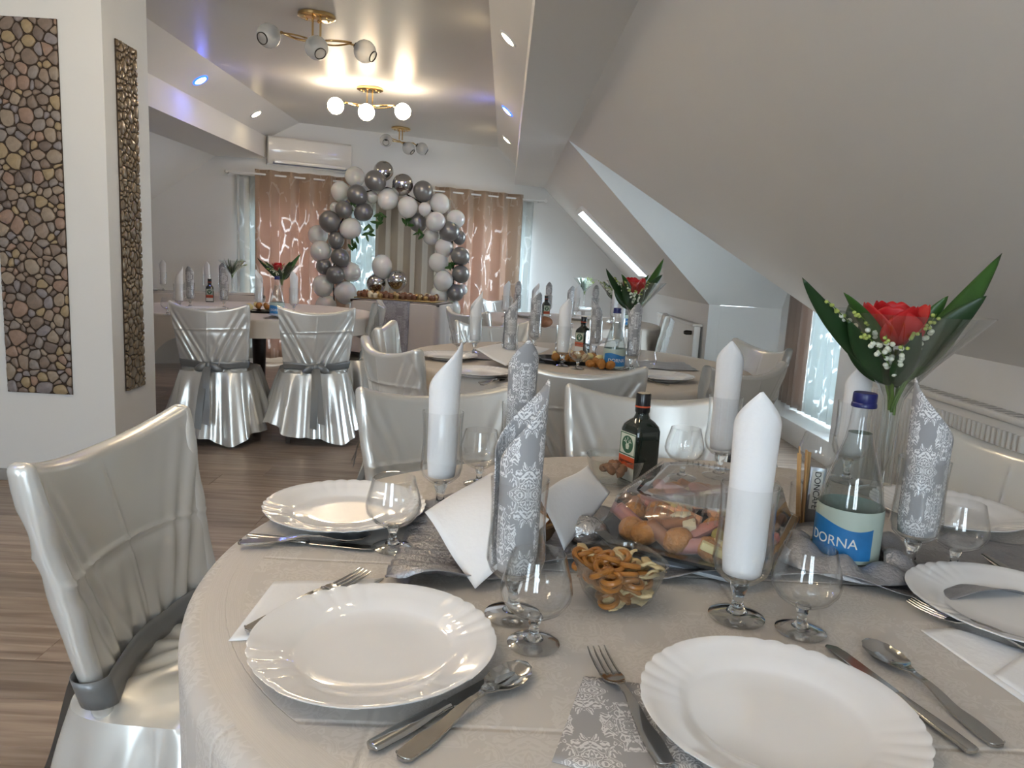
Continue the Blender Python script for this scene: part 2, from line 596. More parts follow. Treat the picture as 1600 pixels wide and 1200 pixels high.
def text_mesh(name, body, size, extrude=0.0003, spacing=1.0):
    cu = bpy.data.curves.new(name, 'FONT')
    cu.body = body
    cu.size = size
    cu.extrude = extrude
    cu.align_x = 'CENTER'
    cu.align_y = 'CENTER'
    cu.space_character = spacing
    o = bpy.data.objects.new(name, cu)
    COL.objects.link(o)
    bpy.context.view_layer.update()
    me = bpy.data.meshes.new_from_object(o.evaluated_get(bpy.context.evaluated_depsgraph_get()))
    bpy.data.objects.remove(o)
    me.name = name
    me.materials.clear()
    return me


def bev(x0, x1, y0, y1, z0, z1, b=0.004, name='box'):
    return MB().box(x0, x1, y0, y1, z0, z1).mesh(name, True, b)

# ================================================================ the setting
PHI = math.atan(0.44)          # the end wall stands slightly skewed to the room axis
def wy(x):
    return 9.25 + 0.44 * x
YB = -2.6                      # wall behind the camera
ZC = 2.593

fl = struct('floor', MB().box(-4.6, 2.6, YB - 0.2, 10.6, -0.12, -0.003), 'laminate')
plank = MB().box(0, 1.25, 0, 0.19, -0.012, 0.0).mesh('plank', False, 0.0012, seg=1)
plank.materials.append(MATS['laminate'])
for r in range(33):
    y = 0.3 + r * 0.1905
    x = -3.3 - random.uniform(0, 1.2)
    while x < 2.3:
        obj('plank', plank, None, fl, (x, y, 0.0005))
        x += 1.2506


def extr(profile, y0=YB):
    """surface extruded along the room to the skewed end wall"""
    m = MB()
    n = len(profile)
    vs = [(x, y0, z) for x, z in profile] + [(x, wy(x) + 0.12, z) for x, z in profile]
    m.add(vs, [(i, i + 1, n + i + 1, n + i) for i in range(n - 1)])
    return m


def slab(name, profile, material, th=0.08):
    o = struct(name, extr(profile).mesh(name, False), material)
    # a second skin a hand's breadth higher closes the ceiling build-up
    md = o.modifiers.new('thickness', 'SOLIDIFY')
    md.thickness = th
    md.offset = 1 if o.data.polygons[0].normal.z > 0 else -1
    return o


slab('ceiling', [(-2.28, ZC), (-0.16, ZC)], 'ceiling_paint')
slab('trim_1', [(-3.05, 2.16), (-2.57, 2.185), (-2.57, 2.405), (-2.28, ZC)], 'slope_paint', 0.02)
slab('trim_2', [(-0.16, ZC), (0.06, 2.405), (0.06, 2.19), (0.43, 2.18)], 'slope_paint', 0.02)
slab('wall_left_slope', [(-4.4, 0.96), (-3.05, 2.16)], 'slope_paint')
struct('wall_left', MB().box(-4.5, -4.4, YB, 7.6, 0, 0.97), 'wall_paint')

# right roof slope with the dormer opening and the roof window
SX0, SZ0, SX1, SZ1 = 0.43, 2.18, 1.82, 0.96
def sp(y, t):
    return (SX0 + (SX1 - SX0) * t, y, SZ0 + (SZ1 - SZ0) * t)
YA, YN, YF = 5.85, 3.92, 6.533     # dormer ridge, near and far cheek
S0, S1, T0, T1 = 8.0, 8.62, 0.25, 0.84
m = MB()
for poly in ([(YB, 0), (YA, 0), (YN, 1), (YB, 1)],
             [(YA, 0), (S0, 0), (S0, T0), (S0, T1), (S0, 1), (YF, 1)],
             [(S0, 0), (S1, 0), (S1, T0), (S0, T0)], [(S0, T1), (S1, T1), (S1, 1), (S0, 1)],
             [(S1, 0), (wy(SX0) + 0.1, 0), (wy(SX1) + 0.1, 1), (S1, 1), (S1, T1), (S1, T0)]):
    m.add([sp(*q) for q in poly], [tuple(range(len(poly)))])
struct('wall_right_slope', m.mesh('wall_right_slope', False), 'slope_paint')
# dormer roof, cheeks and gable
m = MB()
m.add([sp(YA, 0), (2.55, YA, SZ0), (2.55, YF, 0.955), sp(YF, 1)], [(0, 1, 2, 3)])
m.add([sp(YA, 0), (2.55, YA, SZ0), (2.55, YN, SZ1), sp(YN, 1)], [(0, 1, 2, 3)])
struct('ceiling_dormer', m.mesh('ceiling_dormer', False), 'wall_paint')
struct('wall_dormer_far', MB().box(1.921, 2.55, YF, YF + 0.1, 0, 0.957), 'wall_paint')
struct('wall_dormer_near', MB().box(1.921, 2.55, YN - 0.1, YN, 0, 0.957), 'wall_paint')
DX = 2.47
WY0, WY1, WZ0, WZ1 = 4.02, 5.95, 0.24, 1.62
m = MB()
m.box(DX, DX + 0.15, YN, WY0, 0, 1.62).box(DX, DX + 0.15, WY1, YF, 0, 1.62)
m.box(DX, DX + 0.15, WY0, WY1, 0, WZ0).box(DX, DX + 0.15, YN, YF, WZ1, 2.3)
struct('wall_dormer_gable', m.mesh('wall_dormer_gable', False), 'wall_paint')
struct('trim_3', bev(2.2, DX, YN, YF, 0.0, 0.17, 0.006), 'trim_white')
struct('wall_right_near', MB().box(1.82, 1.92, YB, YN, 0, 0.97), 'wall_paint')
struct('wall_right_far', MB().box(1.82, 1.92, YF, 10.3, 0, 0.97), 'wall_paint')


def window(name, w, h, loc, rot, bars=(0.5,), sash=0.05, depth=0.06):
    """frame in the local x-z plane with mullions and glass panes"""
    f = struct(name, None or MB().box(-w / 2, -w / 2 + sash, -depth / 2, depth / 2, 0, h)
               .box(w / 2 - sash, w / 2, -depth / 2, depth / 2, 0, h)
               .box(-w / 2 + sash, w / 2 - sash, -depth / 2, depth / 2, 0, sash)
               .box(-w / 2 + sash, w / 2 - sash, -depth / 2, depth / 2, h - sash, h).mesh('window_frame', False),
               'trim_white', None, loc, rot)
    xs = [-w / 2 + sash] + [-w / 2 + w * b for b in bars] + [w / 2 - sash]
    for b in bars:
        c = -w / 2 + w * b
        obj('mullion', bev(c - 0.035, c + 0.035, -depth / 2 + 0.002, depth / 2 - 0.002, sash, h - sash, 0.004), 'trim_white', f)
    for a, b in zip(xs[:-1], xs[1:]):
        obj('pane', MB().box(a, b, -0.003, 0.003, sash, h - sash).mesh('pane', False), 'pane', f)
    return f


# end wall (local x along the wall) with two window openings
SQ = sqrt(1 + 0.44 ** 2)
A0, A1, B0, B1, HZ0, HZ1 = -3.03, -1.45, -0.80, 0.30, 0.22, 1.72
m = MB()
for x0, x1, z0, z1 in ((-5.2, A0, 0, 2.75), (A0, A1, 0, HZ0), (A0, A1, HZ1, 2.75), (A1, B0, 0, 2.75),
                       (B0, B1, 0, HZ0), (B0, B1, HZ1, 2.75), (B1, 2.4, 0, 2.75)):
    m.box(x0, x1, 0, 0.2, z0, z1)
struct('wall_far', m.mesh('wall_far', False), 'wall_paint', None, (0, 9.25, 0), (0, 0, PHI))
def wallp(s, off, z):
    """point on the end wall: s along it, off metres in front of it"""
    return (s * cos(PHI) + off * sin(PHI), 9.25 + s * sin(PHI) - off * cos(PHI), z)
window('window_1', A1 - A0, HZ1 - HZ0, wallp((A0 + A1) / 2, -0.1, HZ0), (0, 0, PHI), (0.5,))
window('window_2', B1 - B0, HZ1 - HZ0, wallp((B0 + B1) / 2, -0.1, HZ0), (0, 0, PHI), (0.5,))
portal(wallp((A0 + A1) / 2, -0.16, (HZ0 + HZ1) / 2), (-pi / 2, 0, PHI), A1 - A0, HZ1 - HZ0)
portal(wallp((B0 + B1) / 2, -0.16, (HZ0 + HZ1) / 2), (-pi / 2, 0, PHI), B1 - B0, HZ1 - HZ0)
window('window_3', WY1 - WY0, WZ1 - WZ0, (DX + 0.08, (WY0 + WY1) / 2, WZ0), (0, 0, pi / 2), (0.5,))
portal((DX + 0.14, (WY0 + WY1) / 2, (WZ0 + WZ1) / 2), (0, pi / 2, 0), WZ1 - WZ0, WY1 - WY0)
# roof window
a_s = atan2(SX1 - SX0, SZ1 - SZ0)
len_s = sqrt((SX1 - SX0) ** 2 + (SZ1 - SZ0) ** 2)
p0 = sp((S0 + S1) / 2, T1)
ux, uz = (SX0 - SX1) / len_s, (SZ0 - SZ1) / len_s
wn = window('window_4', S1 - S0, (T1 - T0) * len_s, (0, 0, 0), (0, 0, 0), ())
wn.matrix_world = Matrix(((0, -uz, ux, p0[0] + uz * -0.0), (1, 0, 0, p0[1]), (0, ux, uz, p0[2]), (0, 0, 0, 1)))
pc = sp((S0 + S1) / 2, (T0 + T1) / 2)
po = portal(pc, (0, 0, 0), (T1 - T0) * len_s, S1 - S0)
nz_ = Vector((-(SZ1 - SZ0), 0, SX1 - SX0)).normalized()     # outward
xa = Vector((ux, 0, uz))
po.matrix_world = Matrix((( xa.x, 0, nz_.x, pc[0] + nz_.x * 0.08), (0, -1, 0, pc[1]), (xa.z, 0, nz_.z, pc[2] + nz_.z * 0.08), (0, 0, 0, 1)))

# wall behind the viewer, with two tall windows that light the near table
BW = ((-3.1, -2.2), (-0.8, 0.2))
m = MB()
xs = [-4.6, BW[0][0], BW[0][1], BW[1][0], BW[1][1], 2.0]
for i in range(5):
    if i % 2 == 0:
        m.box(xs[i], xs[i + 1], YB - 0.2, YB, 0, 2.75)
    else:
        m.box(xs[i], xs[i + 1], YB - 0.2, YB, 0, 0.75).box(xs[i], xs[i + 1], YB - 0.2, YB, 2.2, 2.75)
struct('wall_back', m.mesh('wall_back', False), 'wall_paint')
for k, (a, b) in enumerate(BW):
    window('window_%d' % (5 + k), b - a, 1.45, ((a + b) / 2, YB - 0.1, 0.75), (0, 0, 0), (0.5,))
    portal(((a + b) / 2, YB - 0.16, 1.475), (pi / 2, 0, 0), b - a, 1.45)

# pier on the left
prof = [(-4.4, 0), (-1.925, 0), (-1.925, ZC), (-2.28, ZC), (-2.57, 2.405), (-2.57, 2.185), (-3.05, 2.16), (-4.4, 0.96)]
n = len(prof)
m = MB().add([(x, 3.65, z) for x, z in prof] + [(x, 4.088, z) for x, z in prof],
             [tuple(reversed(range(n))), tuple(range(n, 2 * n))] + [(i, (i + 1) % n, n + (i + 1) % n, n + i) for i in range(n)])
struct('wall_left_pier', m.mesh('wall_left_pier', False), 'wall_paint')
struct('baseboard_pier', bev(-4.4, -1.915, 3.636, 3.65, 0.001, 0.06, 0.003), 'baseboard_grey')
struct('baseboard_pier_side', bev(-1.925, -1.911, 3.652, 4.1, 0.001, 0.06, 0.003), 'baseboard_grey')


# ---------------------------------------------------------------- pebble panels
def clip(poly, a, b, c):
    out = []
    for i in range(len(poly)):
        p, q = poly[i], poly[(i + 1) % len(poly)]
        dp, dq = a * p[0] + b * p[1] - c, a * q[0] + b * q[1] - c
        if dp <= 0:
            out.append(p)
        if dp * dq < 0:
            t = dp / (dp - dq)
            out.append((p[0] + t * (q[0] - p[0]), p[1] + t * (q[1] - p[1])))
    return out


def pebbles(w, h, step, gap, seed):
    rnd = random.Random(seed)
    pts = []
    tries = 0
    while tries < 9000:
        tries += 1
        p = (rnd.uniform(0, w), rnd.uniform(0, h), rnd.choice((0.62, 0.75, 0.85, 1.0, 1.0, 1.25)) * step)
        if all((p[0] - q[0]) ** 2 + (p[1] - q[1]) ** 2 > ((p[2] + q[2]) * 0.46) ** 2 for q in pts):
            pts.append(p)
    cells = []
    for i, p in enumerate(pts):
        poly = [(0, 0), (w, 0), (w, h), (0, h)]
        for j, q in enumerate(pts):
            if i == j or abs(p[0] - q[0]) + abs(p[1] - q[1]) > 5 * step:
                continue
            a, b = q[0] - p[0], q[1] - p[1]
            d = sqrt(a * a + b * b)
            f = 0.5 + 0.5 * (p[2] ** 2 - q[2] ** 2) / (d * d) * 0.8
            f = min(max(f, 0.25), 0.75)
            poly = clip(poly, a / d, b / d, (a * p[0] + b * p[1]) / d + d * f - gap / 2)
            if len(poly) < 3:
                break
        if len(poly) < 3:
            continue
        for _ in range(2):                                   # round the corners
            poly = [(r[0] * (1 - k) + s[0] * k, r[1] * (1 - k) + s[1] * k)
                    for r, s in zip(poly, poly[1:] + poly[:1]) for k in (0.22, 0.78)]
        if len(poly) > 18:
            poly = poly[::2]
        cells.append(poly)
    return cells


def pebble_mesh(poly, hgt, centred=True, mb=None, org=(0, 0)):
    cx = sum(p[0] for p in poly) / len(poly)
    cy_ = sum(p[1] for p in poly) / len(poly)
    m = mb or MB()
    n = len(poly)
    ox, oy = (cx, cy_) if centred else org
    vs = []
    for k, z in ((1.0, 0), (0.96, hgt * 0.55), (0.72, hgt * 0.92)):
        vs += [(cx + (p[0] - cx) * k - ox, -z, cy_ + (p[1] - cy_) * k - oy) for p in poly]
    vs.append((cx - ox, -hgt, cy_ - oy))
    fs = [(r * n + i, r * n + (i + 1) % n, (r + 1) * n + (i + 1) % n, (r + 1) * n + i) for r in range(2) for i in range(n)]
    fs += [(2 * n + i, 2 * n + (i + 1) % n, 3 * n) for i in range(n)]
    m.add(vs, fs)
    return m, (cx, cy_)


pn = thing('pebble_panel', 'tall brown pebble panel on the wide front of the white pier', 'wall panel', (-2.449, 3.649, 0.46))
obj('backing', MB().box(0, 0.32, -0.006, 0, 0, 1.765).mesh('backing', False), 'grout_dark', pn)
for poly in pebbles(0.32, 1.765, 0.047, 0.0045, 3):
    m, c = pebble_mesh(poly, random.uniform(0.005, 0.009))
    obj('pebble', m.mesh('pebble'), random.choice(STONES), pn, (c[0], -0.006, c[1]))
pn = thing('pebble_panel', 'narrow shiny pebble strip on the side of the white pier', 'wall panel', (-1.924, 3.757, 0.47), pi / 2)
obj('backing', MB().box(0, 0.193, -0.006, 0, 0, 1.715).mesh('backing', False), 'grout_dark', pn)
m = MB()
for poly in pebbles(0.193, 1.715, 0.036, 0.0035, 9):
    pebble_mesh(poly, random.uniform(0.006, 0.010), False, m)
o = obj('pebbles', m.mesh('pebbles'), 'stone_bronze', pn, (0, -0.006, 0))
o['kind'] = 'stuff'

# ---------------------------------------------------------------- ceiling lamps and spots
def ceiling_lamp(loc, rz, on, label, s=1.0):
    t = thing('ceiling_lamp', label, 'ceiling lamp', loc, rz)
    b = obj('base_plate', MB().lathe([(0, 0), (0.075, 0), (0.08, -0.006), (0.08, -0.02), (0.07, -0.026), (0, -0.026)], 28,
                                     lambda r, z, a: (r * (1 + 0.35 * abs(cos(a))), z)), 'gold', t)
    for k in range(6):
        a = 2 * pi * k / 6 + 0.3
        obj('stud', MB().sphere((0.06 * cos(a) * 1.2, 0.06 * sin(a), -0.026), 0.008, 8, 6), 'gold', b)
    for x in (-0.022, 0.022):
        obj('rod', MB().tube([(x, 0, -0.02), (x, 0, -0.125)], 0.006, 8), 'gold', t)
    arm = [(-0.2 + 0.4 * k / 20, 0.045 * sin(2 * pi * k / 20), -0.128 - 0.02 * sin(pi * k / 20)) for k in range(21)]
    obj('arm', MB().tube(arm, 0.007, 8), 'gold', t)
    arm2 = [(p[0], -p[1], p[2] - 0.004) for p in arm]
    obj('arm', MB().tube(arm2, 0.005, 8), 'gold', t)
    gm = 'globe_on' if on else 'globe_clear'
    for k, (x, y, z, dx, dy) in enumerate(((-0.235, -0.03, -0.15, -0.7, -0.75), (-0.03, -0.10, -0.185, 0.25, -0.6), (0.235, -0.02, -0.15, 0.8, -0.55))):
        d = Vector((dx, dy, -0.55)).normalized()
        c = Vector((x, y, z)) + d * 0.055
        g = MB()
        q = d.to_track_quat('Z', 'Y')
        prof = [(0.066 * sin(pi * j / 14), -0.066 * cos(pi * j / 14)) for j in range(1, 13)]
        g.lathe_open([(r, zz) for r, zz in prof], 20)
        go = obj('globe', g, gm, t, tuple(c))
        go.rotation_euler = q.to_euler()
        rm = MB().lathe_open([(0.030, 0.057), (0.034, 0.057), (0.034, 0.063), (0.030, 0.063), (0.030, 0.057)], 20)
        obj('rim', rm, 'dark_metal', go)
        obj('socket', MB().lathe([(0.0, -0.075), (0.018, -0.072), (0.024, -0.055), (0, -0.05)], 14), 'dark_metal', go)
        if on:
            obj('bulb', MB().sphere((0, 0, 0), 0.03, 12, 8), 'globe_on', go)
        obj('bracket', MB().tube([(x * 0.83, 0, -0.135), tuple(Vector((x, y, z)) - d * 0.012)], 0.006, 8), 'gold', t)
    return t


ceiling_lamp((-1.17, 4.577, ZC), 0.35, False, 'unlit brass ceiling lamp nearest the viewer at the top edge')
ceiling_lamp((-1.19, 6.393, ZC), 0.1, True, 'lit brass ceiling lamp with three glowing globes')
ceiling_lamp((-1.188, 8.2, ZC), 0.9, False, 'small unlit ceiling lamp just above the balloon arch')


ceiling_lamp((-1.19, 2.78, ZC), 0.2, True, 'unseen lit brass ceiling lamp added above the floor left of the near table')  # out of view, continues the row; added to warm the near table
ceiling_lamp((-1.19, 0.5, ZC), 0.6, True, 'unseen lit brass ceiling lamp added nearest the viewer, out over the floor')  # also unseen, added overhead for more warm light up front


def spot(loc, nrm, kind, label):
    t = thing('recessed_spot', label, 'spotlight', loc)
    q = Vector(nrm).to_track_quat('Z', 'Y')
    t.rotation_euler = q.to_euler()
    obj('ring', MB().lathe_open([(0.044, 0.0), (0.062, 0.0), (0.060, 0.007), (0.046, 0.008), (0.044, 0.0)], 28),
        'spot_blue' if kind == 'blue' else 'trim_white', t)
    obj('lens', MB().lathe([(0, 0.0), (0.044, 0.0), (0.044, 0.006), (0.03, 0.012), (0, 0.013)], 24),
        'spot_cool' if kind == 'blue' else 'spot_warm', t)
    return t


nl = (0.188, 0, -0.29)
nr = (-0.188, 0, -0.22)
def on_soffit_l(x, y):
    return (x, y, 2.405 + (x + 2.57) * 0.188 / 0.29)
def on_soffit_r(x, y):
    return (x, y, 2.405 + (0.06 - x) * 0.188 / 0.22)
spot(on_soffit_l(-2.43, 6.0158), nl, 'blue', 'blue glowing recessed spot on the left bulkhead')
spot(on_soffit_l(-2.43, 7.3029), nl, 'warm', 'warm white recessed spot on the left bulkhead near the air conditioner')
spot(on_soffit_r(-0.05, 4.4996), nr, 'warm', 'large warm white recessed spot on the right bulkhead, nearest of its row')
spot(on_soffit_r(-0.05, 6.527), nr, 'blue', 'blue glowing recessed spot on the right bulkhead')
spot(on_soffit_r(-0.05, 7.9932), nr, 'warm', 'small warm recessed spot on the right bulkhead, farthest of its row')
spot(on_soffit_r(-0.05, 1.9), nr, 'warm', 'warm recessed spot on the right bulkhead above the near table')
spot(on_soffit_l(-2.43, 2.2), nl, 'warm', 'warm recessed spot on the left bulkhead before the pier')
spot(on_soffit_l(-2.43, 0.2), nl, 'blue', 'blue recessed spot on the left bulkhead behind the viewer')

# ---------------------------------------------------------------- end wall fittings
ac = thing('air_conditioner', 'white wall-mounted air conditioner above the left curtain', 'air conditioner', wallp(-2.4015, 0.0, 2.2634), PHI)
acp = [(0, 0.14), (-0.17, 0.14), (-0.195, 0.12), (-0.205, 0.02), (-0.195, -0.09), (-0.16, -0.135), (-0.05, -0.14), (0, -0.14)]
W2 = 0.43
n = len(acp)
m = MB().add([(-W2, y, z) for y, z in acp] + [(W2, y, z) for y, z in acp],
             [tuple(reversed(range(n))), tuple(range(n, 2 * n))] + [(i, (i + 1) % n, n + (i + 1) % n, n + i) for i in range(n)])
obj('housing', m.mesh('housing', True, 0.006), 'ac_white', ac)
obj('air_outlet', bev(-W2 + 0.05, W2 - 0.05, -0.196, -0.10, -0.139, -0.120, 0.003), 'ac_dark', ac)
obj('louvre', bev(-W2 + 0.06, W2 - 0.06, -0.21, -0.198, -0.134, -0.098, 0.003), 'ac_white', ac)

ZR = 2.02


def curtain(name, label, s0, s1, off, z0, z1, folds, material, amp=0.035, seed=0, eyelet=True, cat='curtain', frame=None, group=None):
    rnd = random.Random(seed)
    ph = [rnd.uniform(0, 6.28) for _ in range(4)]
    w = s1 - s0
    def f(u, v):
        x = s0 + w * u
        a = amp * (0.75 + 0.25 * sin(3 * u * 6.28 + ph[1])) * (1.0 if v > 0.9 else 1.0 + 0.25 * (0.9 - v) * sin(ph[2] + 9 * u))
        y = a * sin(2 * pi * folds * u + ph[0] * 0 + 0.25 * (1 - v) * sin(2 * pi * u * 2 + ph[3]))
        xx = x + 0.012 * sin(2 * pi * folds * 2 * u) * (1 - 0.4 * v)
        return (xx, y, z0 + (z1 - z0) * v, u * w * 1.6, v * (z1 - z0))
    m = MB().grid(f, int(folds * 14), 24)
    o = obj(name, m.mesh(name, True), material)
    md = o.modifiers.new('thickness', 'SOLIDIFY')
    md.thickness = 0.0015
    if frame:
        o.matrix_world = frame
    else:
        o.location = wallp(0, off, 0)
        o.rotation_euler = (0, 0, PHI)
    return tag(o, label, cat, group)


curtain('curtain', 'beige eyelet curtain left of the balloon arch below the air conditioner', -2.9608, -1.9528, 0.16, 0.08, ZR + 0.035, 5, 'curtain_beige', 0.055, seed=1)
curtain('curtain', 'beige eyelet curtain right of the balloon arch', -0.9999, 0.1189, 0.16, 0.08, ZR + 0.035, 5, 'curtain_beige', 0.055, seed=2)
curtain('backdrop_drape', 'plain beige drape hanging behind the middle of the balloon arch', -1.7148, -0.8523, 0.30, 0.05, ZR - 0.12, 6, 'curtain_drape', amp=0.025, seed=5, cat='drape')
curtain('sheer_curtain', 'white sheer curtain strip at the far left of the end wall', -3.133, -2.9222, 0.055, 0.06, ZR - 0.03, 2, 'sheer', amp=0.02, seed=3)
curtain('sheer_curtain', 'bright white sheer curtain between left beige curtain and drape', -2.1292, -1.554, 0.055, 0.06, ZR - 0.03, 5, 'sheer', amp=0.018, seed=4)
curtain('sheer_curtain', 'white sheer curtain behind the right beige curtain', -0.0487, 0.3137, 0.055, 0.06, ZR - 0.03, 3, 'sheer', amp=0.018, seed=6)
for lab, a, b in (('white curtain rod above the left window', -3.2377, -1.8508), ('white curtain rod above the right window', -1.0416, 0.4231)):
    t = thing('curtain_rod', lab, 'curtain rod', wallp((a + b) / 2, 0.16, ZR - 0.015), PHI)
    h = (b - a) / 2
    obj('rod', MB().tube([(-h, 0, 0), (h, 0, 0)], 0.011, 10), 'rod_white', t)
    for x in (-h, h):
        obj('finial', MB().sphere((x, 0, 0), 0.02, 10, 8), 'rod_white', t)
        obj('bracket', bev(x * 0.97 - 0.008, x * 0.97 + 0.008, 0.005, 0.155, -0.012, 0.012, 0.002), 'rod_white', t)

# dormer curtains
def dfr(y):
    return Matrix(((0, -1, 0, DX - 0.06), (1, 0, 0, 0), (0, 0, 1, 0), (0, 0, 0, 1)))
curtain('curtain', 'shiny taupe curtain at the far side of the dormer window', 5.72, 6.22, 0, 0.19, 1.7, 4, 'curtain_taupe', 0.03, 7, frame=dfr(0))
curtain('sheer_curtain', 'white patterned sheer curtain in the dormer window', 4.95, 5.72, 0, 0.19, 1.7, 6, 'sheer', 0.02, 8, frame=dfr(0))
curtain('curtain', 'narrow dark taupe curtain at the near side of the dormer window', 4.74, 4.95, 0, 0.19, 1.7, 3, 'curtain_taupe', 0.03, 9, frame=dfr(0))


# ---------------------------------------------------------------- radiators
def radiator(loc, rz, w, h, label, ribs=True, pitch=0.0275):
    t = thing('radiator', label, 'radiator', loc, rz)
    b = obj('panel', bev(-w / 2, w / 2, -0.03, 0.03, 0, h, 0.006), 'radiator_white', t)
    obj('top_grille', bev(-w / 2, w / 2, -0.045, 0.045, h, h + 0.025, 0.006), 'radiator_white', t)
    for k in range(int(w / 0.05)):
        x = -w / 2 + 0.03 + k * 0.05
        if x < w / 2 - 0.03:
            obj('grille_slot', MB().box(x, x + 0.03, -0.03, 0.03, h + 0.0245, h + 0.026).mesh('grille_slot', False), 'slot_grey', t)
    if ribs:
        rib = MB()
        rib.grid(lambda u, v: ((u - 0.5) * pitch * 0.7, -0.03 - 0.014 * sin(pi * u) ** 0.7, 0.03 + v * (h - 0.06)), 8, 1)
        rm = rib.mesh('rib')
        rm.materials.append(MATS['radiator_white'])
        for k in range(int((w - 0.04) / pitch)):
            obj('rib', rm, None, t, (-w / 2 + 0.03 + k * pitch, 0, 0))
    v = obj('valve', MB().lathe([(0, 0), (0.02, 0), (0.022, 0.05), (0.014, 0.07), (0, 0.07)], 14), 'radiator_white' if ribs else 'dark_metal', t,
            (-w / 2 - 0.005 if ribs else w / 2 - 0.06, -0.035, h - 0.06), (pi / 2, 0, 0))
    for x in (-w / 2 + 0.12, w / 2 - 0.12):
        obj('foot_bracket', bev(x - 0.015, x + 0.015, -0.02, 0.02, -0.17, 0.002, 0.003), 'radiator_white', t)
    return t


radiator((1.765, 2.85, 0.17), -pi / 2, 1.1, 0.61, 'ribbed white radiator under the roof slope beside the near table')
radiator((1.765, 7.45, 0.17), -pi / 2, 1.6, 0.58, 'smooth white radiator on the far knee wall behind a covered chair', False)

# ================================================================ furniture
TZ = 0.78           # cloth surface of the tables


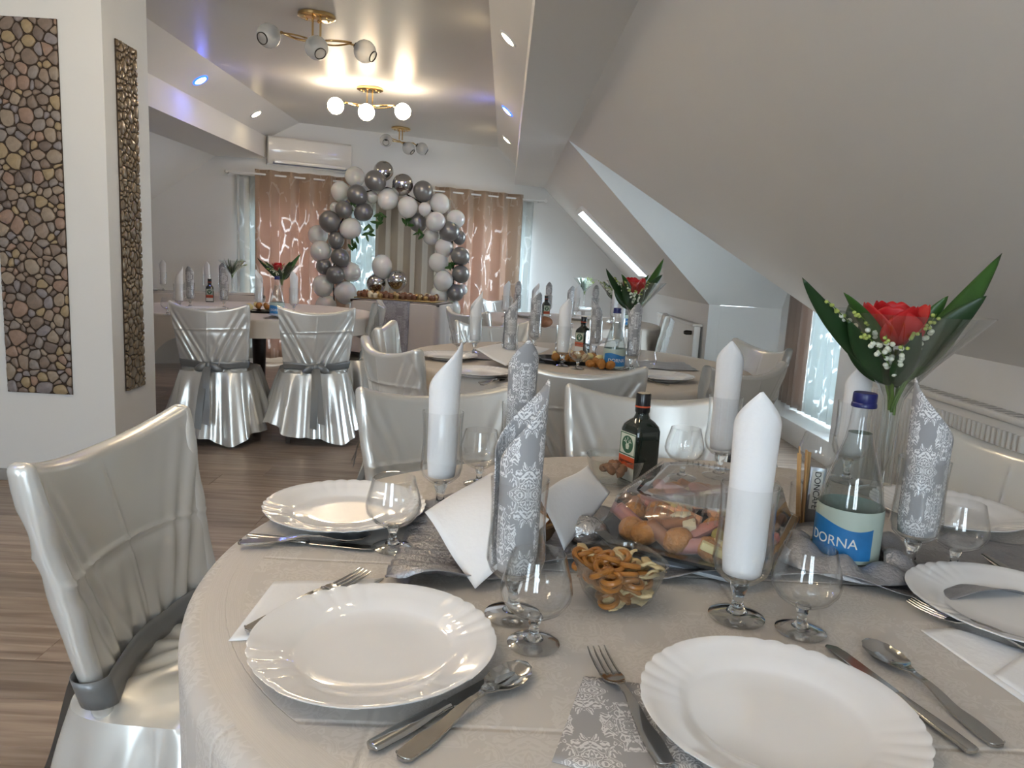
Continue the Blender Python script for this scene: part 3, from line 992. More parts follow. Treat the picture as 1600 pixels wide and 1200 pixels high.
# ---------------------------------------------------------------- covered chairs
def build_chair():
    t = thing('covered_chair', 'x', 'chair')
    zb = 0.455
    def zt(x, w):
        return 0.838 + 0.04 * abs(x / w) ** 2.2
    def hw(v):
        return 0.188 + 0.045 * v
    # closed loop of the back: front face, side, back face, side
    loop = []
    nf, ns = 104, 10
    for i in range(nf):
        loop.append((-1 + 2 * i / nf, 1, 0))
    for i in range(ns):
        a = pi / 2 - pi * i / ns
        loop.append((1, sin(a), cos(a)))
    for i in range(nf):
        loop.append((1 - 2 * i / nf, -1, 0))
    for i in range(ns):
        a = -pi / 2 - pi * i / ns
        loop.append((-1, sin(a), cos(a)))
    def fold(x, z, v, front):
        d = 0.0
        zc = 0.685 if front else 0.73
        d += 0.0036 * exp(-((z - zc - 0.05 * x) / 0.0045) ** 2)
        d += 0.0026 * exp(-((x - 0.01 * sin(9 * z)) / 0.004) ** 2)
        d -= 0.0030 * exp(-((z - zc + 0.014) / 0.014) ** 2)
        for s in (-1, 1):
            # drapes running from the top corners down towards the sash
            x0, x1 = s * hw(1), s * (0.09 if front else 0.035)
            t_ = min(max((z - zb) / 0.38, 0), 1)
            xl = x1 + (x0 - x1) * t_ ** 1.15
            e = (x - xl) * s
            k = exp(-(e / 0.055) ** 2) * (1 - 0.5 * t_)
            d += (0.0045 if front else 0.0085) * k * cos(2 * pi * e / 0.043)
        g = exp(-(z - 0.53) / 0.05) if z > 0.53 else 1
        d += 0.0042 * g * sin(95 * x + 2 * sin(20 * x))
        # shallow puckers hanging from the ironed cross crease
        d += 0.0035 * exp(-((z - zc + 0.06) / 0.05) ** 2) * sin(38 * x + 9 * z) ** 3
        return d
    m = MB()
    nv = 92
    vs = []
    rows = [j / nv for j in range(nv + 1)]
    top = [(1.0, 1.0), (1.007, 0.92), (1.012, 0.72), (1.015, 0.42), (1.016, 0.0)]
    L = len(loop)
    def pt(q, v, ts, plain=False):
        sx, sy, cxx = q
        w = hw(min(v, 1))
        x = sx * w
        z = zb + (zt(x, w) - zb) * min(v, 1) + (v - 1) * 0.9 * (1 if v > 1 else 0)
        th = 0.022 + 0.006 * sin(pi * min(v, 1)) * (1 - sx * sx)
        bulge = 0.010 * sin(pi * min(1, v)) + 0.014
        xo = x + (sx * cxx * bulge if abs(sx) == 1 else 0)
        yc = -0.185 - 0.085 * v + 0.045 * (x / w) ** 2
        d = fold(x, z, v, sy > 0) * (abs(sy) if cxx else 1) * min(1, max(0, (1 - v) * 14)) if v < 1 and not plain else 0
        side = 0.0025 * sin(21 * z + 3) * cxx
        return (xo + sx * side, yc + (sy * th + (d if sy > 0 else -d)) * ts, z)
    for v in rows:
        vs += [pt(q, v, 1.0) for q in loop]
    for v, ts in top[1:]:
        vs += [pt((q[0], q[1], q[2] * ts), v, ts) for q in loop]
    nr = len(rows) + len(top) - 1
    fs = [(j * L + i, j * L + (i + 1) % L, (j + 1) * L + (i + 1) % L, (j + 1) * L + i) for j in range(nr - 1) for i in range(L)]
    m.add(vs, fs)
    # close the top seam
    b = (nr - 1) * L
    h = L // 2
    m.f += [tuple(b + k for k in (i, i + 1, (L - ns - 1 - i - 1) % L, (L - ns - 1 - i) % L)) for i in range(0, nf - 1)]
    bk = obj('backrest_cover', m.mesh('backrest_cover', True, weld=True), 'satin', t)
    # seat cover and pleated skirt
    def sk(u, v):
        a = 2 * pi * u
        cx_, sy_ = cos(a), sin(a)
        k = 1 / max(abs(cx_) ** 5 + abs(sy_) ** 5, 1e-9) ** 0.2
        bx, by = 0.212 * cx_ * k, 0.222 * sy_ * k
        if v < 0.25:
            q = v / 0.25
            zz = 0.468 + 0.02 * (1 - q * q) + 0.004 * sin(9 * bx * 8 * q) * q
            zz += 0.007 * sin(5 * a + 6 * q) * q + 0.006 * sin(9 * bx * 7 + 30 * by * q) * q
            return (bx * q, by * q - 0.008, zz)
        d = (v - 0.25) / 0.75
        pl = sin(11 * a + 0.8 * sin(3 * a)) + 0.5 * sin(23 * a + 1.3)
        out = 0.012 * sin(min(d * 6, pi / 2)) + 0.085 * d ** 1.3 + pl * 0.021 * d ** 0.7
        back = max(0, -sy_)
        hem = 0.105 + 0.045 * sin(2 * a + 0.7) + 0.018 * sin(7 * a) - 0.03 * back
        l = sqrt(bx * bx + by * by)
        z = 0.462 + (hem - 0.462) * d
        return (bx * (1 + out / l), (by - 0.008) * (1 + out / l), z)
    sm = MB().grid(sk, 150, 36, True)
    so = obj('seat_cover', sm.mesh('seat_cover'), 'satin', t)
    # sash round the foot of the back
    def band(u, v):
        q = loop[int(round(u * L)) % L]
        p = pt(q, 0.07 + 0.12 * v, 1.0, True)
        sx, sy, cxx = q
        return (p[0] + 0.009 * (sx * cxx if cxx else 0), p[1] + 0.009 * sy, p[2] + 0.002 * sin(p[0] * 40))
    sa = obj('sash', MB().grid(band, L, 3, True).mesh('sash'), 'sash_grey', t)
    sol = sa.modifiers.new('thickness', 'SOLIDIFY'); sol.thickness = 0.002
    yb = -0.235
    obj('knot', MB().sphere((0, yb - 0.008, 0.505), 0.022, 12, 8, (0.9, 0.6, 1.1)), 'sash_grey', sa)
    for s in (-1, 1):
        lp = MB()
        lp.grid(lambda u, v: (s * (0.008 + 0.075 * v), yb - 0.012 + 0.013 * sin(2 * pi * u) * sin(pi * v) ** 0.6,
                              0.503 - 0.022 * v + (0.007 + 0.019 * sin(pi * (0.1 + 0.9 * v)) ** 0.8) * cos(2 * pi * u)), 14, 10, True)
        obj('bow_loop', lp.mesh('bow_loop'), 'sash_grey', sa)
        ln = 0.36 if s < 0 else 0.33
        tl = MB().grid(lambda u, v: (s * (0.004 + 0.016 * v + (0.01 if s > 0 else 0.0) * v) + (u - 0.5) * 0.042,
                                     yb - 0.018 - 0.135 * v ** 0.75 - 0.010 * sin(5 * v + s), 0.50 - ln * v - (0.012 * u if v > 0.99 else 0)), 4, 16)
        obj('tail', tl.mesh('tail'), 'sash_grey', sa)
    for x in (-1, 1):
        for y in (-1, 1):
            w0, w1 = 0.018, 0.013
            lx, ly = x * 0.165, (0.165 if y > 0 else -0.165)
            k = MB()
            k.add([(lx + a * w1, ly + (-0.03 if y < 0 else 0) + b_ * w1, 0) for a, b_ in ((-1, -1), (1, -1), (1, 1), (-1, 1))] +
                  [(lx + a * w0, ly + b_ * w0, 0.45) for a, b_ in ((-1, -1), (1, -1), (1, 1), (-1, 1))],
                  [(3, 2, 1, 0), (4, 5, 6, 7), (0, 1, 5, 4), (1, 2, 6, 5), (2, 3, 7, 6), (3, 0, 4, 7)])
            obj('leg', k.mesh('leg', False, 0.003), 'dark_wood', t)
    return t


chair = build_chair()
def seat(x, y, face, label, group=None):
    """chair whose backrest top centre stands at x, y; face = direction the sitter looks, degrees"""
    a = radians(face)
    o = place(chair, (x + 0.26 * cos(a), y + 0.26 * sin(a), 0), a - pi / 2, label, group)
    return o


seat(-0.72, 1.30, -4, 'large satin-covered chair in the left foreground with a grey sash')
seat(-0.16, 1.99, -62, 'satin-covered chair pushed to the far left side of the near table')
seat(0.44, 2.10, -95, 'satin-covered chair across the near table behind the black liqueur bottle')
seat(1.20, 1.62, 196, 'satin-covered chair at the right edge in front of the ribbed radiator')
seat(0.27, 2.55, 84, 'satin-covered chair seen from behind at the middle table, between patterned napkin and black bottle')
seat(0.97, 2.78, 125, 'satin-covered chair at the right front of the middle table, half behind a white napkin')
seat(1.36, 3.75, 195, 'gold-glinting satin chair right of the middle table before the dormer')
seat(-0.47, 2.89, 35, 'satin-covered chair with a deep curved top at the left of the middle table')
seat(-0.62, 3.72, 0, 'satin-covered chair behind the curved-top chair, turned toward the middle table')
seat(-0.07, 4.33, -62, 'satin-covered chair at the far left of the middle table, facing the viewer')
seat(-1.80, 4.50, 92, 'covered chair with grey bow and long tail beside the pier at the left table')
seat(-1.17, 4.64, 108, 'covered chair with grey bow at the left table, right of its bowed neighbour')
seat(-0.92, 5.60, 186, 'pale covered chair at the right side of the left table')
seat(-0.28, 5.22, 40, 'covered chair at the front left of the back right table')
seat(-0.10, 7.35, -40, 'farthest covered chair in front of the right beige curtain')
seat(1.33, 5.84, 170, 'covered chair in front of the smooth far radiator')


# ---------------------------------------------------------------- tables
def cloth_mesh(R, drop, folds=9, seed=0, top=0.78, amp=0.03, flare=0.10):
    rnd = random.Random(seed)
    p = [rnd.uniform(0, 6.28) for _ in range(3)]
    def f(u, v):
        a = 2 * pi * u
        if v < 0.4:
            r = R * v / 0.4
            return (r * cos(a), r * sin(a), top + 0.0006 * sin(14 * r * cos(a) + p[0]) * min(1, r / 0.1), r * cos(a), r * sin(a))
        if v < 0.5:
            q = (v - 0.4) / 0.1 * pi / 2
            r = R + 0.022 * sin(q)
            z = top - 0.022 * (1 - cos(q))
            return (r * cos(a), r * sin(a), z, a * R, -R - q * 0.022)
        d = (v - 0.5) / 0.5
        dr = drop(a) if callable(drop) else drop
        r = R + 0.022 + d * dr * flare + amp * d * (sin(folds * a + p[1]) + 0.5 * sin((2 * folds + 1) * a + p[2])) * (dr / 0.4)
        return (r * cos(a), r * sin(a), top - 0.022 - d * dr, a * R, -R - d * dr)
    return MB().grid(f, 160, 40, True).mesh('tablecloth')


def round_table(cx, cy_, R, where, drop=0.3, seed=0, mat_='tablecloth', folds=9, amp=0.03, rz=0, flare=0.10, sc=None):
    t = thing('oval_table' if sc else 'round_table', ('oval' if sc else 'round') + ' table under the tablecloth, ' + where, 'table', (cx, cy_, 0), rz)
    obj('tabletop', MB().lathe([(0, 0.745), (R - 0.006, 0.745), (R - 0.004, 0.75), (R - 0.004, 0.773), (R - 0.008, 0.777), (0, 0.777)], 64), 'dark_wood', t)
    obj('pedestal', MB().lathe([(0, 0.03), (0.05, 0.03), (0.045, 0.3), (0.055, 0.7), (0.12, 0.745), (0, 0.745)], 20), 'dark_wood', t)
    for k in range(4):
        a = pi / 4 + k * pi / 2
        obj('foot', MB().tube([(0.03 * cos(a), 0.03 * sin(a), 0.08), (0.38 * cos(a), 0.38 * sin(a), 0.025)], [0.03, 0.02], 8), 'dark_wood', t)
    c = obj('tablecloth', cloth_mesh(R, drop, folds, seed, amp=amp, flare=flare), mat_, None, (cx, cy_, 0), (0, 0, rz))
    tag(c, 'pale damask tablecloth, ' + where, 'tablecloth')
    if sc:
        t.scale = c.scale = sc
    return t


TA, TB, TC, TD = (0.42, 1.03), (0.36, 3.48), (0.52, 6.25), (-1.85, 5.62)
def dropA(a):
    d = math.degrees(a) % 360
    k = exp(-((d - 163) / 28) ** 2)
    return 0.42 - 0.17 * k - 0.14 * exp(-((d - 100) / 45) ** 2) - 0.15 * exp(-((d - 40) / 30) ** 2)
round_table(TA[0], TA[1], 0.76, 'nearest and largest in the photo', dropA, 1, amp=0.007, flare=0.0, sc=(0.80 / 0.76, 0.685 / 0.76, 1))
round_table(TB[0], TB[1], 0.80, 'middle one behind the near table', 0.26, 2, mat_='tablecloth_plain')
round_table(TC[0], TC[1], 0.78, 'farther right before the end wall', 0.26, 3, mat_='tablecloth_plain')
def dropD(a):
    d = math.degrees(a) % 360
    return 0.10 + 0.5 * exp(-((d - 225) / 16) ** 2) + 0.15 * exp(-((d - 20) / 60) ** 2)
round_table(TD[0], TD[1], 0.86, 'left one with the two bowed chairs', dropD, 4, mat_='tablecloth_plain', amp=0.015)


def rect_table(name, cx, cy_, rz, w, d, h, label, clabel, drop, material='tablecloth_plain'):
    t = thing(name, label, 'table', (cx, cy_, 0), rz)
    obj('tabletop', bev(-w / 2, w / 2, -d / 2, d / 2, h - 0.03, h - 0.004, 0.004), 'dark_wood', t)
    for x in (-1, 1):
        for y in (-1, 1):
            obj('leg', bev(x * (w / 2 - 0.05) - 0.02, x * (w / 2 - 0.05) + 0.02, y * (d / 2 - 0.05) - 0.02, y * (d / 2 - 0.05) + 0.02, 0, h - 0.03, 0.003), 'dark_wood', t)
    def f(u, v):
        a = 2 * pi * u
        k = 1 / max(abs(cos(a)) ** 9 + abs(sin(a)) ** 9, 1e-9) ** (1 / 9)
        bx, by = cos(a) * k, sin(a) * k
        W, D = w / 2 + 0.004, d / 2 + 0.004
        if v < 0.4:
            q = v / 0.4
            return (bx * W * q, by * D * q, h)
        e = (v - 0.4) / 0.6
        o = 0.012 + 0.03 * e + 0.014 * e * sin(13 * a)
        return (bx * (W + o), by * (D + o), h - 0.008 - drop * e)
    c = obj('tablecloth', MB().grid(f, 144, 22, True).mesh('tablecloth'), material, None, (cx, cy_, 0), (0, 0, rz))
    tag(c, clabel, 'tablecloth')
    return t


rect_table('side_table', -3.18, 7.38, PHI, 1.5, 0.42, 0.78, 'long side table under its cloth against the left end wall',
           'cream cloth over the long table at the left end wall', 0.3)
CK = (-1.03, 7.55, -0.20)
rect_table('cake_table', CK[0], CK[1], CK[2], 0.92, 0.5, 0.80, 'small dessert table under its cloth before the balloon arch',
           'cream cloth over the dessert table before the balloon arch', 0.76)
def ckp(x, y, z):
    c, s = cos(CK[2]), sin(CK[2])
    return (CK[0] + x * c - y * s, CK[1] + x * s + y * c, z)
r_ = MB().grid(lambda u, v: ((u - 0.5) * 0.30 + 0.02, (-0.10 - 0.168 * v / 0.3 if v < 0.3 else -0.268 - 0.05 * (v - 0.3) / 0.7),
                             (0.804 if v < 0.3 else 0.802 - 0.6 * (v - 0.3) / 0.7), u * 0.3, v), 6, 30)
o = obj('table_runner', r_.mesh('table_runner'), 'cake_runner', None, (CK[0], CK[1], 0), (0, 0, CK[2]))
o.modifiers.new('thickness', 'SOLIDIFY').thickness = 0.002
tag(o, 'dark grey patterned runner hanging down the dessert table front', 'table runner')
# desserts on a board
bd = obj('serving_board', bev(-0.43, 0.42, -0.22, 0.10, 0, 0.012, 0.004), 'gold_wrap', None, ckp(0, -0.01, 0.807), (0, 0, CK[2]))
tag(bd, 'gold-edged board of desserts on the dessert table', 'board')
treat = MB().lathe([(0, 0), (0.014, 0), (0.019, 0.018), (0.02, 0.022), (0.017, 0.030), (0.009, 0.038), (0, 0.04)], 12).mesh('dessert')
tmats = []
for k in ('choc', 'gold_wrap', 'cream_food', 'nut_brown'):
    q = treat.copy()
    q.materials.append(MATS[k])
    tmats.append(q)
for r in range(4):
    for k in range(14):
        o = obj('dessert', tmats[(k * 7 + r * 3 + random.randint(0, 1)) % 4], None, None,
                ckp(-0.39 + k * 0.058 + random.uniform(-.006, .006), -0.20 + r * 0.07, 0.8195))
        o.scale = (1.25, 1.25, random.uniform(1.1, 1.8))
        tag(o, 'tiny dessert in the rows on the dessert table', 'dessert', 'desserts on the dessert table')

# ---------------------------------------------------------------- balloons
def balloon_mesh():
    prof = []
    for j in range(15):
        t_ = pi * j / 14
        r = sin(t_)
        z = -cos(t_)
        if z < 0:
            z *= 1.15
            r *= 1 - 0.06 * abs(z)
        prof.append((max(r, 0.0), z))
    m = MB().lathe(prof, 20)
    m.lathe([(0.0, -1.13), (0.03, -1.14), (0.07, -1.24), (0.0, -1.22)], 10)
    return m.mesh('balloon')
BM = {}
for k in ('white', 'grey', 'chrome'):
    q = balloon_mesh()
    q.materials.append(MATS['balloon_' + k])
    BM[k] = q
arch = thing('balloon_arch', 'arch of white, grey and chrome balloons before the end wall', 'balloon arch', (-0.95, 7.88, 0))
AR = [
      (-1.6355, 8.03, 2.0424, 0.105, 'white'), (-1.7735, 7.98, 1.8824, 0.1016, 'white'), (-1.5792, 7.88, 1.847, 0.1034, 'grey'),
      (-1.3871, 7.83, 1.9944, 0.1069, 'grey'), (-1.319, 7.94, 2.1076, 0.1037, 'chrome'), (-1.1047, 7.86, 1.9753, 0.1089, 'chrome'),
      (-0.8966, 7.88, 1.9232, 0.1035, 'grey'), (-1.431, 7.93, 1.8375, 0.0625, 'white'), (-1.2541, 7.88, 1.8207, 0.111, 'white'),
      (-1.0432, 7.84, 1.7515, 0.1062, 'white'), (-0.868, 7.84, 1.7391, 0.0679, 'white'), (-0.7271, 7.94, 1.81, 0.1076, 'white'),
      (-1.711, 7.88, 1.6907, 0.0919, 'grey'), (-1.5115, 7.92, 1.6778, 0.0954, 'grey'), (-1.8284, 8, 1.7108, 0.0601, 'white'),
      (-1.8519, 7.85, 1.5595, 0.1109, 'grey'), (-1.6371, 7.88, 1.4988, 0.1116, 'white'), (-0.7452, 7.82, 1.6172, 0.1004, 'white'),
      (-0.9502, 7.94, 1.6055, 0.0975, 'grey'), (-0.5493, 7.93, 1.6561, 0.0989, 'white'), (-0.601, 7.88, 1.5247, 0.1044, 'grey'),
      (-0.5067, 7.93, 1.4722, 0.0722, 'grey'), (-0.8051, 7.98, 1.4655, 0.0907, 'white'), (-1.7795, 7.84, 1.3714, 0.086, 'grey'),
      (-2.0125, 8.02, 1.4174, 0.1061, 'white'), (-1.9503, 7.9, 1.2492, 0.1123, 'white'), (-0.6575, 7.91, 1.3588, 0.0977, 'white'),
      (-0.4849, 7.88, 1.2776, 0.096, 'grey'), (-1.7363, 7.84, 1.1956, 0.0953, 'grey'), (-0.7114, 7.9, 1.1981, 0.1054, 'white'),
      (-1.9133, 7.88, 1.0921, 0.0839, 'grey'), (-1.7795, 7.83, 1.0141, 0.0955, 'grey'), (-1.6487, 7.96, 1.0497, 0.1062, 'white'),
      (-0.4695, 7.88, 1.0905, 0.0934, 'grey'), (-0.6453, 7.83, 1.0142, 0.1049, 'white'), (-0.5147, 7.88, 0.891, 0.0907, 'grey'),
      (-0.4529, 7.98, 0.9213, 0.0612, 'white'), (-1.9258, 7.91, 0.8914, 0.1133, 'white'), (-1.6815, 7.88, 0.8293, 0.1207, 'white'),
      (-0.6909, 7.9, 0.8504, 0.1001, 'white'), (-1.8976, 7.93, 0.6934, 0.1065, 'white'), (-0.565, 7.93, 0.7174, 0.1069, 'white'),
      (-1.7803, 7.93, 0.5608, 0.1098, 'grey')]
pts_ = []
for x, y, z, r, k in AR:
    b = obj('balloon', BM[k], None, arch, (x + 0.95, y - 7.88, z), (random.uniform(-0.9, 0.9), random.uniform(-0.9, 0.9), random.uniform(0, 6)))
    b.scale = (r, r, r)
ring = [(-1.8065, 0.02), (-1.8065, 0.5609), (-1.8102, 0.8214), (-1.8283, 1.0179), (-1.7866, 1.291), (-1.7455, 1.5611), (-1.6432, 1.7436), (-1.4959, 1.8834), (-1.2724, 1.9393), (-1.0607, 1.8777), (-0.8772, 1.7848), (-0.6912, 1.6473), (-0.5785, 1.4751), (-0.5537, 1.2367), (-0.5433, 0.9798), (-0.5772, 0.6718), (-0.5772, 0.02)]
obj('frame_hoop', MB().tube([(x + 0.95, 0.03, z) for x, z in ring], 0.008, 8), 'dark_metal', arch)
lf = MB().grid(lambda u, v: ((v - 0.5) * 0.09, 0.004 * sin(6 * u), (u - 0.5) * 0.034 * sin(pi * min(max(v, 0.02), 0.98)) ** 0.7), 3, 6)
lfm = lf.mesh('leaf')
lfm.materials.append(MATS['leaf_green'])
for x, y, z, k in [(-1.3316, 7.86, 1.6394, 6), (-1.3602, 7.86, 1.5791, 4), (-1.4482, 7.86, 1.4933, 4), (-1.4471, 7.86, 1.4416, 3), (-1.0614, 7.86, 1.6245, 3), (-1.0372, 7.86, 1.5669, 2), (-0.9184, 7.86, 1.4729, 4), (-1.6179, 7.86, 1.3287, 4), (-1.5733, 7.86, 1.3608, 2), (-0.5786, 7.86, 1.1901, 4), (-0.5693, 7.86, 1.1456, 3), (-1.6177, 7.86, 1.7265, 3)]:
    for i in range(k):
        a = random.uniform(0, 6.28)
        obj('leaf', lfm, None, arch, (x + 0.95 + 0.03 * cos(a), y - 7.88 + random.uniform(-.02, .02), z + 0.03 * sin(a)), (random.uniform(-.7, .7), a, random.uniform(-.7, .7)))
for lab, x, y, z, r, k in (('white balloon standing on the dessert table under the arch', *(-1.2743, 7.72, 1.1287), 0.105, 'white'),
                           ('chrome balloon on the dessert table, left of the white one', *(-1.3295, 7.72, 0.9484), 0.10, 'chrome'),
                           ('chrome balloon on the dessert table, right of the white one', *(-1.1118, 7.72, 0.9929), 0.105, 'chrome')):
    t = thing('table_balloon', lab, 'balloon', (x, y, 0.807))
    b = obj('balloon', BM[k], None, t, (0, 0, z - 0.807))
    b.scale = (r, r, r * (1.15 if k == 'white' else 1))
    obj('ribbon', MB().tube([(0, 0, max(z - 0.807 - r * 1.2, 0.03)), (0.01, 0, 0.02), (0, 0, 0)], 0.003, 6), 'sachet_foil', t)

# ================================================================ tableware prototypes
def pilsner():
    t = thing('pilsner_glass', 'x', 'glass')
    bowl = [(0.011, 0.047), (0.022, 0.053), (0.033, 0.064), (0.0375, 0.078), (0.0365, 0.095), (0.0345, 0.12), (0.0345, 0.15), (0.0365, 0.180),
            (0.0353, 0.180), (0.0333, 0.15), (0.0333, 0.12), (0.0352, 0.095), (0.0362, 0.079), (0.032, 0.066), (0.021, 0.056), (0.0, 0.053)]
    obj('bowl', MB().lathe_open(bowl, 36), 'glass', t)
    obj('stem', MB().lathe([(0, 0.006), (0.014, 0.008), (0.008, 0.016), (0.0065, 0.027), (0.009, 0.036), (0.0115, 0.042), (0.012, 0.050), (0, 0.052)], 20), 'glass_solid', t)
    obj('foot', MB().lathe([(0, 0.0), (0.035, 0.0), (0.036, 0.0025), (0.030, 0.005), (0.016, 0.0085), (0, 0.009)], 32), 'glass_foot', t)
    return t


def brandy():
    t = thing('brandy_glass', 'x', 'glass')
    bowl = [(0.008, 0.034), (0.018, 0.037), (0.032, 0.046), (0.0405, 0.058), (0.0425, 0.068), (0.040, 0.083), (0.0355, 0.098), (0.032, 0.112),
            (0.0308, 0.112), (0.0343, 0.098), (0.0388, 0.083), (0.0412, 0.068), (0.039, 0.059), (0.031, 0.048), (0.017, 0.040), (0, 0.039)]
    obj('bowl', MB().lathe_open(bowl, 36), 'glass', t)
    obj('stem', MB().lathe([(0, 0.005), (0.012, 0.007), (0.006, 0.014), (0.0055, 0.022), (0.008, 0.029), (0.010, 0.034), (0.008, 0.0375), (0, 0.038)], 20), 'glass_solid', t)
    obj('foot', MB().lathe([(0, 0.0), (0.030, 0.0), (0.031, 0.002), (0.026, 0.0045), (0.013, 0.0075), (0, 0.008)], 32), 'glass_foot', t)
    return t


def rolled(material, name, zt0=0.305, flap=0.0):
    TH = 2 * pi * 1.42
    th0 = TH - pi * 0.92
    def f(u, v):
        th = TH * u
        r = 0.0245 + 0.0035 * u
        if flap and u > 0.8:
            r += flap * ((u - 0.8) / 0.2) ** 2
        zt = zt0 - 0.0315 * abs(th - th0) * (1 if th < th0 else 1.0)
        zt = max(zt, 0.10)
        zb = 0.063
        z = zb + (zt - zb) * v
        k = 1 if z < 0.18 else 1 + 0.10 * (z - 0.18) / 0.12
        k *= 1 if z > 0.09 else 0.9 + 0.1 * (z - 0.063) / 0.027
        a = th - th0 - pi / 2
        return (r * k * cos(a), r * k * sin(a), z, r * th, z)
    o = obj(name, MB().grid(f, 72, 24).mesh(name), material)
    o.modifiers.new('thickness', 'SOLIDIFY').thickness = 0.0012
    return tag(o, 'x', 'napkin')


def plate():
    top = [(0.0, 0.0055), (0.05, 0.0055), (0.083, 0.006), (0.090, 0.0085), (0.096, 0.0115), (0.110, 0.0148), (0.125, 0.0185), (0.1345, 0.0215)]
    edge = [(0.1355, 0.0213), (0.1345, 0.0196)]
    bot = [(0.122, 0.0155), (0.105, 0.0112), (0.092, 0.007), (0.085, 0.0020), (0.078, 0.0), (0.072, 0.0), (0.070, 0.0022), (0, 0.0022)]
    def mod(r, z, a):
        if r < 0.09:
            return r, z
        k = (r - 0.09) / 0.045
        d = (math.degrees(a) + 15) % 90          # four groups of scallops
        if d < 50:
            w = sin(pi * d / 50) ** 0.6
            s = abs(sin(pi * d / 10.0))
            return r + k ** 3 * (0.0022 * s - 0.0012) * w, z + k * (0.0016 * s - 0.0006) * w
        return r + k ** 3 * 0.0012, z + 0.0004 * k * sin(pi * (d - 50) / 40)
    me = MB().lathe(top + edge + bot, 216, mod).mesh('plate')
    o = obj('plate', me, 'porcelain')
    return tag(o, 'x', 'plate')


def strip(hw, zc, x0, x1, nx=40, ny=8, dish=None, th=0.0016, name='strip'):
    def f(u, v):
        x = x0 + (x1 - x0) * v
        h = hw(x)
        y = (2 * u - 1) * h
        z = zc(x) - (dish(x) * (1 - (2 * u - 1) ** 2) if dish else 0)
        return (x, y, z)
    m = MB()
    m.grid(f, ny, nx)
    n = len(m.v)
    w = ny + 1
    m.v += [(x, y, z - th) for x, y, z in m.v]
    fs = list(m.f)
    m.f += [tuple(reversed([i + n for i in q])) for q in fs]
    for j in range(nx):
        m.f.append((j * w, (j + 1) * w, (j + 1) * w + n, j * w + n))
        m.f.append((j * w + ny, j * w + ny + n, (j + 1) * w + ny + n, (j + 1) * w + ny))
    for i in range(ny):
        m.f.append((i, i + n, i + 1 + n, i + 1))
        m.f.append((nx * w + i, nx * w + i + 1, nx * w + i + 1 + n, nx * w + i + n))
    m.uv = {}
    return m.mesh(name)


def lerp(pts):
    def f(x):
        for (a, b), (c, d) in zip(pts[:-1], pts[1:]):
            if x <= c:
                k = (x - a) / (c - a)
                k = k * k * (3 - 2 * k)
                return b + (d - b) * min(max(k, 0), 1)
        return pts[-1][1]
    return f


def handle_parts(t, L0=0.118):
    hw = lerp([(0, 0.004), (0.005, 0.0088), (0.03, 0.0098), (0.07, 0.0062), (0.105, 0.0033), (L0, 0.0034)])
    zc = lerp([(0, 0.004), (0.05, 0.0055), (0.10, 0.0125), (L0, 0.0118)])
    h = obj('handle', strip(hw, zc, 0, L0, th=0.0028, name='handle'), 'steel', t)
    obj('handle_rim', MB().tube([(0.001 + 0.008 * (1 - cos(a)) * 0.4, 0.0085 * sin(a), 0.0046) for a in [(-pi / 2) + pi * k / 10 for k in range(11)]], 0.0008, 6), 'steel', h)
    return zc


def spoon():
    t = thing('spoon', 'x', 'spoon')
    handle_parts(t)
    hw = lerp([(0.116, 0.0034), (0.128, 0.008), (0.145, 0.0175), (0.160, 0.0208), (0.178, 0.0185), (0.190, 0.0115), (0.1955, 0.002)])
    zc = lerp([(0.116, 0.0120), (0.13, 0.0105), (0.16, 0.0092), (0.1955, 0.0105)])
    dish = lerp([(0.116, 0), (0.13, 0.002), (0.155, 0.0075), (0.175, 0.0065), (0.1955, 0.0)])
    obj('bowl', strip(hw, zc, 0.116, 0.1955, 36, 14, dish, 0.0014, 'bowl'), 'steel', t)
    return t


def fork():
    t = thing('fork', 'x', 'fork')
    handle_parts(t)
    hw = lerp([(0.116, 0.0034), (0.126, 0.0085), (0.138, 0.0120), (0.152, 0.0122)])
    zc = lerp([(0.116, 0.0120), (0.135, 0.0066), (0.152, 0.0045)])
    dish = lerp([(0.116, 0), (0.13, 0.0015), (0.152, 0.0004)])
    obj('neck', strip(hw, zc, 0.116, 0.152, 16, 8, dish, 0.0016, 'neck'), 'steel', t)
    for k in range(4):
        y = -0.0105 + 0.007 * k
        obj('tine', MB().tube([(0.148, y, 0.0042), (0.165, y, 0.0042), (0.185, y * 0.98, 0.0062), (0.198, y * 0.95, 0.0095)], [0.0017, 0.0016, 0.0013, 0.0007], 6), 'steel', t)
    return t


def knife():
    t = thing('knife', 'x', 'knife')
    hw = lerp([(0, 0.005), (0.006, 0.0088), (0.04, 0.0095), (0.095, 0.0068), (0.102, 0.0085)])
    m = MB()
    def f(u, v):
        x = 0.102 * v
        a = 2 * pi * u
        e = 1 if 0.02 < v < 0.98 else 0.0
        return (x, hw(x) * cos(a) * e, 0.004 + 0.0038 * sin(a) * e)
    obj('handle', m.grid(f, 16, 24, True).mesh('handle'), 'steel', t)
    bp = [(0.100, -0.007), (0.104, -0.0085), (0.185, -0.0095), (0.200, -0.007), (0.207, 0.002), (0.204, 0.0072), (0.104, 0.0072), (0.100, 0.006)]
    obj('blade', MB().prism(bp, 0.0026, 0.0042).mesh('blade', False, 0.0005, seg=1), 'steel', t)
    return t


P_PIL, P_BRA, P_PLATE = pilsner(), brandy(), plate()
P_NW, P_NG = rolled('paper_white', 'rolled_napkin'), rolled('napkin_damask', 'rolled_napkin', 0.305, 0.004)
P_SPOON, P_FORK, P_KNIFE = spoon(), fork(), knife()


def lay(proto, hx, hy_, tx, ty, label, z=TZ + 0.0012):
    place(proto, (hx, hy_, z), atan2(ty - hy_, tx - hx), label)


